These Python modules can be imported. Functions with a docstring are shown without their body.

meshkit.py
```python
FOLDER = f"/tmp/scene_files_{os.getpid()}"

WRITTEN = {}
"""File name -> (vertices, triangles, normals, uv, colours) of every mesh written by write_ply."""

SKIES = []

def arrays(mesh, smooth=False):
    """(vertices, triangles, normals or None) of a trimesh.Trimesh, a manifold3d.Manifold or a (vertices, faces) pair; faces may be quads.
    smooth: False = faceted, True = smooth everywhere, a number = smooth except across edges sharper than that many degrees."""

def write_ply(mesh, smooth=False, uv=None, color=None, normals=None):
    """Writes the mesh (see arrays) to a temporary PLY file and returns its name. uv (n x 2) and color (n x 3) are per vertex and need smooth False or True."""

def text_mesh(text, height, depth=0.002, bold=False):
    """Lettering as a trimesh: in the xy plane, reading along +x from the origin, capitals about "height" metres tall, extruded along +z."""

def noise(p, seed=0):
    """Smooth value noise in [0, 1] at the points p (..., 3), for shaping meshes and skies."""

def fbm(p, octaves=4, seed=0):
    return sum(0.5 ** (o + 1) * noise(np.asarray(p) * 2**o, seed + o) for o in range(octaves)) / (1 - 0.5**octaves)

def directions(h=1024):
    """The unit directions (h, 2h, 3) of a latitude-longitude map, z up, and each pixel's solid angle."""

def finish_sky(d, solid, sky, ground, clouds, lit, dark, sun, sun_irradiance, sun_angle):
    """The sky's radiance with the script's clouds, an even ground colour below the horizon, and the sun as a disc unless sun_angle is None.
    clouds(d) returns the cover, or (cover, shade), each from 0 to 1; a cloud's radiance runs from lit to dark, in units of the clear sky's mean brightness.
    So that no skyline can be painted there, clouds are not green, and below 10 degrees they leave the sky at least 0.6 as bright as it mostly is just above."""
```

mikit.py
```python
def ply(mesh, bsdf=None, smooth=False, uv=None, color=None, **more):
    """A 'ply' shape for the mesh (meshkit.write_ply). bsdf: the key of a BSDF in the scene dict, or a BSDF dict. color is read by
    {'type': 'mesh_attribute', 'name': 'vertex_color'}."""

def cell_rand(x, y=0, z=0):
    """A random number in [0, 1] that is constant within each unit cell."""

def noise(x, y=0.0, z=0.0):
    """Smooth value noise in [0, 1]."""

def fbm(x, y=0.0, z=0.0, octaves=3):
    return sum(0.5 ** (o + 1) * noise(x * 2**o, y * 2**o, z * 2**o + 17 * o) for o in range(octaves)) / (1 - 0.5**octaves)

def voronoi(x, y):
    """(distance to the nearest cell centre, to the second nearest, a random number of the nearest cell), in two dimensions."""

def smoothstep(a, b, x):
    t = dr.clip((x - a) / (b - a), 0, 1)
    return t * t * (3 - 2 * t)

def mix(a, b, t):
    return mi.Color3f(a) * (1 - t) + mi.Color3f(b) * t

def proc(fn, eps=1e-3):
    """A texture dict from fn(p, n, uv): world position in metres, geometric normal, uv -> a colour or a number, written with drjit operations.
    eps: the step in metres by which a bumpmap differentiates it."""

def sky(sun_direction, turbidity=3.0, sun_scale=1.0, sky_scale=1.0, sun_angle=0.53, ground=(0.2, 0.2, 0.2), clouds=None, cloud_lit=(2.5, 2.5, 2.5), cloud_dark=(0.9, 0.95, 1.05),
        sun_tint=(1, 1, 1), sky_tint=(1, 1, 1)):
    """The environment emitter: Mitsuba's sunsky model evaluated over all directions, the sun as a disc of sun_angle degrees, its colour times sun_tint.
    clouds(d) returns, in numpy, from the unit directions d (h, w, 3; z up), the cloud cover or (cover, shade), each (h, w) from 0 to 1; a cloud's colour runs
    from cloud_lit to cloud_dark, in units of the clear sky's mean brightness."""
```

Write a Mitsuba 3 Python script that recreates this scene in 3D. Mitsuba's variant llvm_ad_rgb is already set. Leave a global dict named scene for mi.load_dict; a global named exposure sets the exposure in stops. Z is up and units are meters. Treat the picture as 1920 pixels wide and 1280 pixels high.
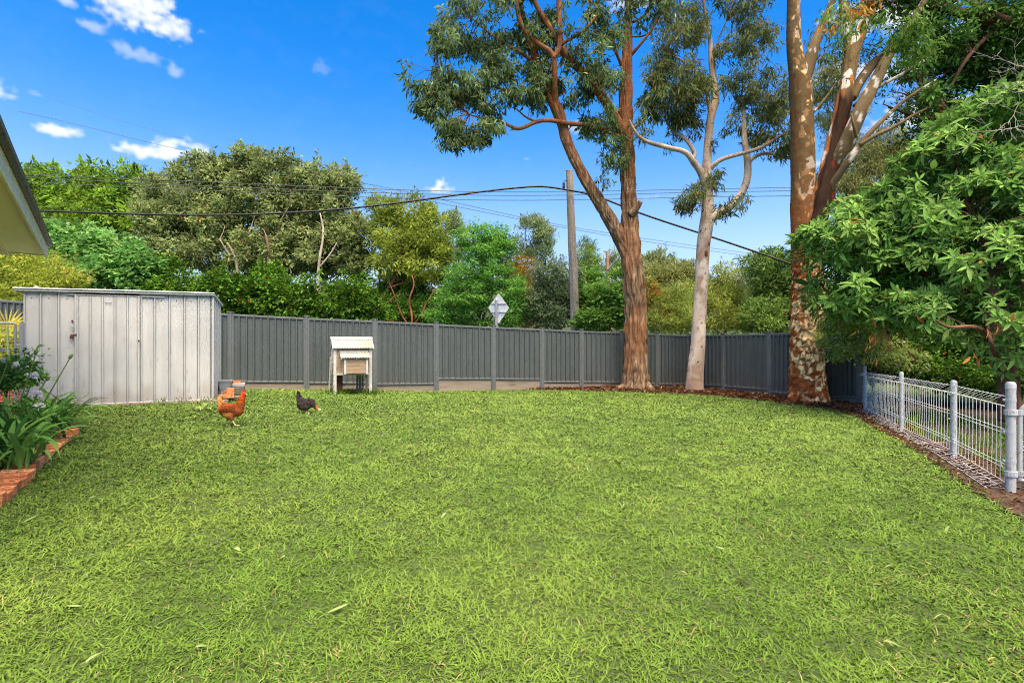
import math
import numpy as np
import trimesh, manifold3d
import drjit as dr
import mitsuba as mi
import mikit, meshkit
from mikit import proc, noise, fbm, smoothstep, mix, voronoi, cell_rand
from scipy.interpolate import RBFInterpolator, CubicSpline
from scipy.spatial import cKDTree
from shapely.geometry import Polygon, Point, LineString
from shapely import contains_xy

T = mi.ScalarTransform4f
scene, labels = {}, {}
PI = math.pi

# ------------------------------------------------------------------ camera, sky, exposure
EYE = 1.3                      # eye height in metres
F, CX, HZ = 960.0, 960.0, 640.0  # focal length and centre of the photograph in its pixels (90 degrees across)
scene['camera'] = {'type': 'perspective', 'fov': 90.0, 'fov_axis': 'x', 'near_clip': 0.05, 'far_clip': 3000.0,
                   'to_world': T().look_at(origin=[0, 0, EYE], target=[0, 1, EYE], up=[0, 0, 1])}
exposure = 3.2


def azel(px, py):
    x, z = (px - CX) / F, (HZ - py) / F
    return math.degrees(math.atan2(x, 1)), math.degrees(math.atan2(z, math.hypot(x, 1)))


# cumulus puffs: azimuth, elevation, half width, half height in degrees, density
PUFFS = [(-37.2, 27.9, 4.4, 1.9, 1.0), (-34.2, 27.2, 2.4, 1.7, 1.0), (-40.2, 28.4, 3.6, 1.5, 1.0), (-41.0, 26.6, .8, .6, .5), (-36.0, 24.3, 2.4, .7, .36), (-33.2, 23.6, .8, .7, .35), (-39.3, 25.4, 1.0, .5, .4),
         (-33.6, 17.0, 3.2, 1.15, 1.0), (-36.2, 16.6, 1.9, .8, 1.0), (-32.4, 17.9, 2.2, .8, 1.0), (-30.6, 16.9, 1.2, .8, .7), (-41.6, 17.0, 1.9, .62, .95), (-45.2, 19.0, 1.3, .95, .9), (-42.8, 19.4, .9, .35, .3), (-8.2, 16.3, 2.1, .55, .9), (-8.0, 16.9, 1.2, .6, .9),
         (-20.3, 26.4, 1.2, .8, .14), (1.6, 19.6, 1.2, .3, .3), (7.0, 22.6, 2.6, .8, .45), (31.0, 16.5, 2.4, .9, .7), (38.5, 19.0, 4.2, 1.8, 1.0), (40.0, 23.5, 5.0, 2.4, 1.0),
         (38.0, 27.5, 5.5, 3.0, 1.0), (13.5, 33.0, 3.0, 1.4, .6), (33.0, 23.5, 3.2, 1.4, .7), (44.0, 14.0, 5.0, 1.6, .9), (15.0, 15.2, 2.4, .5, .4),
         # the rest of the sky goes on the same way
         (70, 30, 9, 4, 1), (95, 20, 10, 3, 1), (130, 35, 9, 4, 1), (165, 24, 12, 4, 1), (-160, 40, 10, 5, 1), (-120, 26, 10, 4, 1), (-85, 34, 9, 4, 1), (-70, 18, 8, 2.5, 1), (20, 55, 12, 6, .8), (-60, 60, 12, 6, .8)]


def clouds(d):
    az = np.degrees(np.arctan2(d[..., 0], d[..., 1]))
    el = np.degrees(np.arcsin(np.clip(d[..., 2], -1, 1)))
    n = meshkit.fbm(np.stack([az * .55, el * 1.1, az * 0], -1), 5, seed=3) - .5
    n2 = meshkit.fbm(np.stack([az * 1.7, el * 2.6, az * 0 + 4], -1), 4, seed=9) - .5
    cover = np.zeros(az.shape)
    shade = np.zeros(az.shape)
    for a, e, ra, re, k in PUFFS:
        da = (az - a + 180) % 360 - 180
        m = (np.abs(da) < 2.2 * ra) & (np.abs(el - e) < 2.4 * re)
        q = np.hypot(da[m] / ra, (el[m] - e) / re * np.where(el[m] < e, 1.25, 1.0))
        c = np.clip((1.10 - q + 1.1 * n[m] + 1.1 * n2[m]) / 1.05, 0, 1)
        c = c * c * (3 - 2 * c) * k
        cover[m] = 1 - (1 - cover[m]) * (1 - c)
        shade[m] = np.maximum(shade[m], c * np.clip(.30 - .22 * (el[m] - e) / re, 0, .35))
    veil = .74 * np.exp(-(np.clip(el, 0, 90) / 14.0) ** 2) + np.clip((n + n2 * .4 + .04) * 1.2, 0, 1) * .025
    return np.clip(np.maximum(cover, veil), 0, 1), shade


SUN = (0.13, -0.45, 0.88)
scene['sky'] = mikit.sky(SUN, turbidity=3.0, sun_scale=0.90, sky_scale=1.0, sun_angle=58, clouds=clouds,
                         cloud_lit=(2.35, 2.4, 2.45), cloud_dark=(1.6, 1.72, 1.9), sun_tint=(1.0, .96, .87), sky_tint=(.03, .46, .80))


# ------------------------------------------------------------------ helpers
def P(px, py, d):
    """Where a thing stands that the photograph shows at (px, py), d metres in front of the camera."""
    return np.array([(px - CX) / F * d, d, EYE - (py - HZ) / F * d])


def rng_of(seed):
    return np.random.default_rng(seed)


def key_of(name, parent=None):
    base = f'{parent}__{name}' if parent else name
    k, i = base, 0
    while k in scene or k in labels:
        i += 1
        k = f'{base}_{i:03d}'
    return k


def lab(k, label=None, cat=None, group=None, kind=None):
    e = labels.setdefault(k, {})
    for a, b in (('label', label), ('category', cat), ('group', group), ('kind', kind)):
        if b:
            e[a] = b
    return k


def thing(name, label, cat, group=None):
    return lab(key_of(name), label, cat, group)


def obj(name, mesh, m, parent=None, smooth=False, kind=None, **more):
    k = key_of(name, parent)
    scene[k] = mikit.ply(mesh, m, smooth=smooth, **more) if not isinstance(mesh, dict) else {**mesh, **more}
    if kind:
        lab(k, kind=kind)
    return k


def cat(meshes):
    vs, fs, o = [], [], 0
    for m in meshes:
        v, f = (m.vertices, m.faces) if hasattr(m, 'vertices') else m
        vs.append(np.asarray(v, float))
        fs.append(np.asarray(f, int) + o)
        o += len(v)
    return np.vstack(vs), np.vstack(fs)


def box(size, at=(0, 0, 0), bev=0.0):
    sx, sy, sz = size
    if bev > 0:
        b = min(bev, .45 * min(size))
        pts = []
        for x in (-1, 1):
            for y in (-1, 1):
                for z in (-1, 1):
                    for k in range(3):
                        p = np.array([x * sx / 2, y * sy / 2, z * sz / 2])
                        q = np.array([x, y, z]) * b
                        q[k] = 0
                        pts.append(p - q)
        m = trimesh.convex.convex_hull(np.array(pts))
    else:
        m = trimesh.creation.box(size)
    m.apply_translation(at)
    return m


def frame(o, u):
    """A transform from local (along u, back, up) to the world; u is a horizontal direction, back = u turned left."""
    u = np.array([u[0], u[1], 0.0])
    u /= np.linalg.norm(u)
    m = np.eye(4)
    m[:3, 0], m[:3, 1], m[:3, 2], m[:3, 3] = u, [-u[1], u[0], 0], [0, 0, 1], o
    return m


def moved(mesh, m):
    v, f = (mesh.vertices, mesh.faces) if hasattr(mesh, 'vertices') else mesh
    return np.asarray(v) @ m[:3, :3].T + m[:3, 3], np.asarray(f)


def extrude(poly, h):
    return trimesh.creation.extrude_polygon(Polygon(poly), h, engine='earcut')


def spline(pts, step):
    """(points, values) along a smooth curve through pts (n, k); the first three columns are the place."""
    pts = np.asarray(pts, float)
    s = np.r_[0, np.cumsum(np.linalg.norm(np.diff(pts[:, :3], axis=0), axis=1))]
    n = max(2, int(math.ceil(s[-1] / step)) + 1)
    q = np.linspace(0, s[-1], n)
    return CubicSpline(s, pts, bc_type='natural')(q) if len(pts) > 2 else np.stack([np.interp(q, s, pts[:, i]) for i in range(pts.shape[1])], 1)


def tube(p, r, sides=8, cap=True, disp=None):
    """A tube through the points; disp(theta, s, r, centre) moves the skin outward. Returns (v, f, theta, s)."""
    p = np.asarray(p, float)
    r = np.broadcast_to(np.asarray(r, float), (len(p),))
    t = np.gradient(p, axis=0)
    t /= np.linalg.norm(t, axis=1, keepdims=True) + 1e-12
    a = np.array([1.0, 0, 0]) if abs(t[0, 0]) < .8 else np.array([0, 1.0, 0])
    A = np.zeros_like(p)
    for i in range(len(p)):
        a = a - t[i] * (a @ t[i])
        a /= np.linalg.norm(a)
        A[i] = a
    B = np.cross(t, A)
    th = np.arange(sides) * 2 * PI / sides
    s = np.r_[0, np.cumsum(np.linalg.norm(np.diff(p, axis=0), axis=1))]
    TH, S = np.meshgrid(th, s)
    R = np.repeat(r[:, None], sides, 1)
    if disp is not None:
        R = R + disp(TH, S, R, p)
    v = p[:, None] + R[..., None] * (np.cos(TH)[..., None] * A[:, None] + np.sin(TH)[..., None] * B[:, None])
    i = np.arange(len(p) - 1)[:, None] * sides
    j = np.arange(sides)[None]
    j2 = (j + 1) % sides
    f = np.concatenate([np.stack([i + j, i + j2, i + sides + j2], -1).reshape(-1, 3), np.stack([i + j, i + sides + j2, i + sides + j], -1).reshape(-1, 3)])
    v = v.reshape(-1, 3)
    TH, S = TH.ravel(), S.ravel()
    if cap:
        n = len(v)
        v = np.vstack([v, p[0], p[-1]])
        e = (len(p) - 1) * sides
        k = np.arange(sides)
        f = np.vstack([f, np.stack([k * 0 + n, (k + 1) % sides, k], 1), np.stack([k * 0 + n + 1, e + k, e + (k + 1) % sides], 1)])
        TH, S = np.r_[TH, 0, 0], np.r_[S, s[0], s[-1]]
    return v, f, TH, S


def rod(a, b, r, sides=6):
    return tube(np.array([a, b], float), r, sides)[:2]


def srgb(r, g, b):
    c = np.array([r, g, b]) / 255.0
    return np.where(c < .04045, c / 12.92, ((c + .055) / 1.055) ** 2.4)


# ------------------------------------------------------------------ the lie of the land
GP = np.array([(0, 0, 0), (0, 2, 0), (2.5, 2, 0), (-2.5, 2, .02), (-4.1, 4.2, .05), (-5.5, 6.5, .14), (-7.78, 8.15, .24), (-5.4, 9.2, .23), (-7, 13, .09), (-4.6, 13.7, .0), (-3.8, 7, .11), (-3.2, 8.5, .09), (-4.0, 11.9, .07),
               (-2.0, 14.6, -.11), (2.2, 15.9, -.14), (5.8, 16.8, -.17), (7.1, 14.1, -.17), (8.0, 11.8, -.14), (7.5, 10.9, -.15), (6.1, 8.05, -.10), (5.07, 5.88, -.03), (4.4, 4.5, -.03), (0, 8, 0), (2, 11, -.06),
               (-10, 15, .15), (-12, 8, .2), (12, 12, -.2), (10, 6, -.1), (5, 0, 0), (-5, 0, .05), (0, -6, 0), (9, 17, -.25), (0, 20, -.25), (-10, 20, -.1), (10, 21, -.3)])
_rbf = RBFInterpolator(GP[:, :2], GP[:, 2], kernel='thin_plate_spline', smoothing=.3)


def gz(x, y):
    x, y = np.broadcast_arrays(np.asarray(x, float), np.asarray(y, float))
    q = np.stack([x.ravel(), y.ravel()], 1)
    d = np.hypot(q[:, 0], q[:, 1] - 8)
    w = np.clip((d - 14) / 10, 0, 1)
    w = w * w * (3 - 2 * w)
    c = q.copy()
    far = d > 24
    c[far] = (0, 8)
    z = _rbf(c) * (1 - w) - .35 * w
    z += (meshkit.fbm(np.c_[q * .9, q[:, :1] * 0], 3, 5) - .5) * .035 * (1 - w)
    return z.reshape(x.shape)


def on_ground(px, py):
    """The point of the ground that the photograph shows at (px, py)."""
    k = (HZ - py) / F
    d = np.linspace(1.2, 30, 800)
    x = (px - CX) / F * d
    h = EYE + k * d - gz(x, d)
    i = int(np.argmax(h <= 0))
    return np.array([x[i], d[i], float(gz(x[i], d[i]))])


# ------------------------------------------------------------------ materials
def flat(rgb, rough=.6, spec=.5, **k):
    return {'type': 'twosided', 'bsdf': {'type': 'principled', 'base_color': {'type': 'rgb', 'value': [float(c) for c in rgb]}, 'roughness': rough, 'specular': spec, **k}}


def surf(fn, rough=.7, bump=None, bscale=.003, spec=.4, eps=2e-3, **k):
    b = {'type': 'principled', 'base_color': proc(fn), 'roughness': rough, 'specular': spec, **k}
    if bump is not None:
        b = {'type': 'bumpmap', 'arbitrary': proc(bump, eps), 'scale': bscale, 'bsdf': b}
    return {'type': 'twosided', 'bsdf': b}


VC = {'type': 'mesh_attribute', 'name': 'vertex_color'}
scene['leaf_thin'] = {'type': 'principledthin', 'base_color': VC, 'roughness': .5, 'diff_trans': .9, 'eta': 1.4}
scene['leaf_glossy'] = {'type': 'principledthin', 'base_color': VC, 'roughness': .30, 'diff_trans': .55, 'eta': 1.5}
scene['grass_blade'] = {'type': 'twosided', 'bsdf': {'type': 'diffuse', 'reflectance': VC}}
scene['bark'] = {'type': 'twosided', 'bsdf': {'type': 'principled', 'base_color': VC, 'roughness': .85, 'specular': .25}}
scene['feather'] = {'type': 'twosided', 'bsdf': {'type': 'principled', 'base_color': VC, 'roughness': .6, 'specular': .3, 'sheen': .3}}


def zinc_fn(p, n, uv):
    a = p.x * .915 + p.y * .404
    s = fbm(a * 9, p.z * .7, 3.0, 3)
    b = fbm(a * 2.2, p.z * 2.2, 8.0, 3)
    c = mix((.40, .415, .43), (.49, .50, .51), smoothstep(.25, .75, .5 * s + .5 * b))
    low = smoothstep(.62, .25, p.z + (noise(a * 6, p.z * 4) - .5) * .3)
    c = mix(c, (.30, .27, .23), low * .55)
    spots = smoothstep(.80, .86, noise(a * 30, p.z * 9, 2.0)) * smoothstep(.5, .75, noise(a * 2.5, p.z * 2.0, 5.0))
    return mix(c, (.20, .17, .14), spots * .25)


scene['zinc'] = {'type': 'twosided', 'bsdf': {'type': 'diffuse', 'reflectance': proc(zinc_fn)}}


def grey_fn(p, n, uv):
    g = noise(p.x * 240, p.y * 240, p.z * 240)
    w = fbm(p.x * 2.5, p.y * 2.5, p.z * 1.1, 3)
    d = smoothstep(.45, .1, p.z - .05 + (noise(p.x * 9, p.y * 9, p.z * 6) - .5) * .4)
    c = mix((.050, .063, .066), (.086, .103, .106), .35 * g + .65 * w)
    return mix(c, (.075, .066, .055), d * .35)


scene['fence_grey'] = surf(grey_fn, .5, spec=.4)
scene['fence_post_grey'] = surf(lambda p, n, uv: mix((.082, .095, .10), (.125, .138, .142), fbm(p.x * 3, p.y * 3, p.z * 1.5, 3)), .45, spec=.5)
scene['plinth'] = surf(lambda p, n, uv: mix(mix((.17, .14, .11), (.30, .25, .20), fbm(p.x * 3, p.y * 3, p.z * 14, 4)), (.16, .10, .07), smoothstep(.62, .75, fbm(p.x * 1.3, p.y * 1.3, p.z * 4, 3))), .9,
                       lambda p, n, uv: fbm(p.x * 30, p.y * 30, p.z * 60, 3), .006)


def paint_fn(p, n, uv):
    a = fbm(p.x * 7, p.y * 7, p.z * 4, 4)
    return mix((.50, .49, .46), (.38, .35, .30), smoothstep(.58, .75, a) * .6)


scene['white_paint'] = surf(paint_fn, .55)
scene['tan_board'] = surf(lambda p, n, uv: mix((.27, .185, .12), (.38, .275, .19), fbm(p.x * 5, p.y * 5, p.z * 40, 4)), .7)
scene['dark_timber'] = surf(lambda p, n, uv: mix((.06, .028, .014), (.15, .075, .035), fbm(p.x * 40, p.y * 40, p.z * 3, 4)), .8)
scene['grey_timber'] = surf(lambda p, n, uv: mix((.10, .075, .05), (.27, .22, .17), fbm(p.x * 40, p.y * 40, p.z * 3, 4)), .85)


def coop_roof_fn(p, n, uv):
    a = (p.x + 4.09) * .915 + (p.y - 11.8) * .404
    m = smoothstep(.35, 1.0, a + (fbm(p.x * 9, p.y * 9, p.z * 9, 3) - .5) * .7)
    c = mix((.42, .425, .42), (.33, .33, .32), fbm(p.x * 7, p.y * 7, p.z * 7, 3))
    return mix(c, (.33, .29, .11), m * .40)


scene['corrugated'] = surf(coop_roof_fn, .5)
for i, (a, b) in enumerate([((.44, .145, .05), (.60, .24, .095)), ((.36, .11, .04), (.50, .18, .07)), ((.48, .19, .08), (.62, .30, .14))]):
    scene[f'brick_{"abc"[i]}'] = surf(lambda p, n, uv, a=a, b=b: mix(mix(a, b, fbm(p.x * 26, p.y * 26, p.z * 26, 4)), (.16, .10, .07), smoothstep(.62, .74, noise(p.x * 40, p.y * 40, p.z * 40)) * .7), .92,
                                      lambda p, n, uv: fbm(p.x * 90, p.y * 90, p.z * 90, 3), .004)
scene['concrete'] = surf(lambda p, n, uv: mix((.24, .22, .20), (.42, .40, .37), fbm(p.x * 8, p.y * 8, p.z * 8, 4)), .92, lambda p, n, uv: fbm(p.x * 60, p.y * 60, p.z * 60, 3), .003)
scene['dark_slab'] = surf(lambda p, n, uv: mix((.07, .055, .045), (.19, .165, .14), fbm(p.x * 8, p.y * 8, p.z * 12, 4)), .95)
scene['grey_plastic'] = surf(lambda p, n, uv: mix((.22, .24, .25), (.30, .32, .33), fbm(p.x * 9, p.y * 9, p.z * 9, 3)), .4)
scene['pale_stone'] = surf(lambda p, n, uv: mix((.33, .31, .30), (.45, .42, .41), fbm(p.x * 14, p.y * 14, p.z * 14, 4)), .85)
scene['cream_paint'] = surf(lambda p, n, uv: mix((.62, .54, .38), (.72, .64, .48), fbm(p.x * 3, p.y * 3, p.z * 6, 3)), .5)
scene['soffit'] = surf(lambda p, n, uv: mix((.80, .73, .52), (.86, .79, .58), .5 * fbm(p.x * 2, p.y * 2, p.z, 3) + .5 * noise(p.x * 160, p.y * 160, 0)), .75)
scene['gutter_dark'] = flat((.055, .048, .035), .5)
scene['roof_tile'] = surf(lambda p, n, uv: mix((.10, .05, .035), (.17, .09, .06), fbm(p.x * 5, p.y * 5, p.z * 5, 3)), .8)
scene['house_brick'] = surf(lambda p, n, uv: mix((.36, .16, .11), (.48, .25, .18), cell_rand(dr.floor((p.x - p.y) * 3.2), dr.floor(p.z * 11.6))), .9)
scene['fence_white'] = surf(lambda p, n, uv: mix(mix((.30, .32, .355), (.40, .42, .45), fbm(p.x * 9, p.y * 9, p.z * 4, 3)), (.20, .17, .14), smoothstep(.70, .80, noise(p.x * 45, p.y * 45, p.z * 22)) * .55), .45)
scene['wire_white'] = flat((.64, .65, .67), .4)
scene['galv'] = flat((.38, .40, .42), .45, metallic=.3)
scene['rust'] = flat((.10, .035, .018), .85)
scene['black_cable'] = flat((.012, .012, .014), .5)
scene['power_cable'] = flat((.07, .08, .085), .5)
scene['sign_back'] = surf(lambda p, n, uv: mix((.62, .63, .63), (.70, .70, .695), fbm(p.x * 4, p.y * 4, p.z * 4, 3)), .4, metallic=.2)
scene['pole_timber'] = surf(lambda p, n, uv: mix((.15, .125, .10), (.38, .34, .30), fbm(p.x * 16, p.y * 16, p.z * 1.3, 4)), .9, lambda p, n, uv: fbm(p.x * 50, p.y * 50, p.z * 3, 3), .012)
scene['pole_brown'] = surf(lambda p, n, uv: mix((.24, .13, .08), (.40, .24, .15), fbm(p.x * 16, p.y * 16, p.z * 1.3, 4)), .9)
scene['comb_red'] = flat((.50, .018, .010), .5)
scene['beak_horn'] = flat((.42, .30, .12), .5)
scene['leg_yellow'] = flat((.55, .45, .22), .6)
scene['eye_black'] = flat((.01, .008, .006), .15)
scene['strap_a'] = {'type': 'principledthin', 'base_color': {'type': 'rgb', 'value': [.15, .33, .07]}, 'roughness': .36, 'diff_trans': .45, 'eta': 1.45}
scene['strap_b'] = {'type': 'principledthin', 'base_color': {'type': 'rgb', 'value': [.20, .38, .08]}, 'roughness': .36, 'diff_trans': .5, 'eta': 1.45}
scene['strap_c'] = {'type': 'principledthin', 'base_color': {'type': 'rgb', 'value': [.065, .17, .035]}, 'roughness': .33, 'diff_trans': .4, 'eta': 1.45}
scene['stem_green'] = flat((.15, .24, .05), .5)
scene['bud_green'] = flat((.17, .25, .05), .5)
scene['petal_white'] = {'type': 'principledthin', 'base_color': {'type': 'rgb', 'value': [.82, .82, .76]}, 'roughness': .6, 'diff_trans': .5}
scene['petal_purple'] = {'type': 'principledthin', 'base_color': {'type': 'rgb', 'value': [.70, .68, .78]}, 'roughness': .6, 'diff_trans': .5}
for nm, c in (('bush_leaf_a', (.155, .33, .06)), ('bush_leaf_b', (.25, .45, .10)), ('bush_leaf_c', (.085, .21, .036))):
    scene[nm] = {'type': 'principledthin', 'base_color': {'type': 'rgb', 'value': list(c)}, 'roughness': .33, 'diff_trans': .5, 'eta': 1.5}
scene['dry_leaf'] = {'type': 'principledthin', 'base_color': {'type': 'rgb', 'value': [.42, .19, .06]}, 'roughness': .7, 'diff_trans': .6}
scene['fallen_pale'] = {'type': 'principledthin', 'base_color': {'type': 'rgb', 'value': [.30, .38, .14]}, 'roughness': .6, 'diff_trans': .4}
scene['fallen_dark'] = {'type': 'principledthin', 'base_color': {'type': 'rgb', 'value': [.05, .06, .02]}, 'roughness': .6, 'diff_trans': .3}


def soil_fn(p, n, uv):
    a = fbm(p.x * 3, p.y * 3, 0, 4)
    b = noise(p.x * 60, p.y * 60, 0)
    return mix((.030, .050, .011), (.07, .105, .024), .6 * a + .4 * b)


scene['soil_green'] = surf(soil_fn, .95, lambda p, n, uv: fbm(p.x * 40, p.y * 40, 0, 3), .02)
scene['mulch'] = surf(lambda p, n, uv: mix((.030, .018, .012), (.10, .062, .040), .5 * fbm(p.x * 9, p.y * 9, 0, 4) + .5 * noise(p.x * 60, p.y * 60, 0)), .95, lambda p, n, uv: fbm(p.x * 60, p.y * 60, 0, 3), .02)
scene['bed_soil'] = surf(lambda p, n, uv: mix((.018, .012, .008), (.06, .04, .028), fbm(p.x * 20, p.y * 20, 0, 4)), .95, lambda p, n, uv: fbm(p.x * 60, p.y * 60, 0, 3), .02)
scene['road_tar'] = surf(lambda p, n, uv: mix((.04, .04, .042), (.065, .065, .065), fbm(p.x * 30, p.y * 30, 0, 3)), .9)
scene['hill_forest'] = surf(lambda p, n, uv: mix((.025, .04, .02), (.06, .08, .035), fbm(p.x * .06, p.y * .06, p.z * .15, 4)), .95)

# ------------------------------------------------------------------ ground, outlines of lawn and beds
xs = np.unique(np.r_[np.linspace(-900, -60, 12), np.linspace(-60, -14, 12), np.linspace(-14, 14, 113), np.linspace(14, 60, 12), np.linspace(60, 900, 12)])
ys = np.unique(np.r_[np.linspace(-600, -30, 8), np.linspace(-30, -2, 10), np.linspace(-2, 22, 97), np.linspace(22, 60, 12), np.linspace(60, 1500, 14)])
X, Y = np.meshgrid(xs, ys)
V = np.stack([X, Y, gz(X, Y)], -1).reshape(-1, 3)
nx = len(xs)
I = (np.arange(len(ys) - 1)[:, None] * nx + np.arange(nx - 1)[None]).ravel()
obj('ground', (V, np.stack([I, I + 1, I + nx + 1, I + nx], 1)), 'soil_green', smooth=True, kind='structure')

FA = [P(-160, 556, 11.0), P(430, 588, 13.0), P(1091, 618, 15.9)]


def fence_at(px):
    """The back fence's foot line, by bearing."""
    k = (px - CX) / F
    a, b = (np.array([-7.03, 13.0]), np.array([2.17, 15.9])) if px < 1091 else ((np.array([2.17, 15.9]), np.array([5.78, 16.8])) if px < 1290 else (np.array([5.78, 16.8]), np.array([7.98, 11.8])))
    e = b - a
    t = (k * a[1] - a[0]) / (e[0] - k * e[1])
    return a + t * e


W4, W1 = np.array([4.4, 4.5]), np.array([7.5, 10.95])       # the white fence's foot line
bed_edge = [(-3.0, 2.3), (-4.0, 4.0), (-4.55, 4.9), (-5.45, 6.4)]
lawn = Polygon([(-9, -1), (-3.0, 1.2), *bed_edge[1:], (-5.9, 7.1), (-7.5, 8.15), (-5.2, 9.2), (-5.85, 10.6), (-6.7, 12.95), (-2, 14.5), (.2, 15.1), (1.3, 15.0), (2.6, 14.6), (4.1, 14.2), (5.4, 13.7), (6.1, 12.3), (6.65, 10.95), (6.75, 10.2), (6.45, 9.3), (4.24, 4.6), (3.3, 2.6), (4.0, 1.2), (9, -1)])
mulch_poly = [(.3, 15.2), (1.3, 14.9), (2.6, 14.5), (4.1, 14.1), (5.3, 13.6), (6.0, 12.2), (6.55, 10.9), (6.65, 10.2), (6.35, 9.3), (4.14, 4.6), (3.6, 3.4), (4.3, 3.3), (4.75, 4.4), (7.75, 10.8), (8.0, 11.75), (5.85, 16.7), (2.1, 15.85), (1.0, 15.5)]


def draped(poly, lift, step=.06):
    pg = Polygon(poly).buffer(0)
    x0, y0, x1, y1 = pg.bounds
    gx, gy = np.meshgrid(np.arange(x0, x1 + step, step), np.arange(y0, y1 + step, step))
    n = gx.shape[1]
    v = np.stack([gx, gy, gz(gx, gy) + lift], -1).reshape(-1, 3)
    i = (np.arange(gx.shape[0] - 1)[:, None] * n + np.arange(n - 1)[None]).ravel()
    q = np.stack([i, i + 1, i + n + 1, i + n], 1)
    c = v[q].mean(1)
    q = q[contains_xy(pg, c[:, 0], c[:, 1])]
    u, inv = np.unique(q, return_inverse=True)
    return v[u], inv.reshape(q.shape)


obj('mulch_bed', draped(mulch_poly, .012), 'mulch', smooth=True, kind='structure')
bed_poly = [(-3.05, 2.3), (-4.05, 4.0), (-4.65, 4.95), (-5.6, 6.5), (-6.1, 7.0), (-7.4, 7.6), (-9.0, 7.4), (-5.0, 2.2)]
obj('garden_bed', draped(bed_poly, .05), 'bed_soil', smooth=True, kind='structure')
obj('side_yard', draped([(4.9, 4.4), (7.9, 10.8), (8.3, 11.7), (13, 13), (16, 9), (12, 3), (5.2, 3.2)], .008, .12), 'mulch', smooth=True, kind='structure')
obj('road', draped([(-20, 17.8), (20, 20.5), (20, 26), (-20, 23)], .02, .5), 'road_tar', smooth=True, kind='structure')

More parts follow.
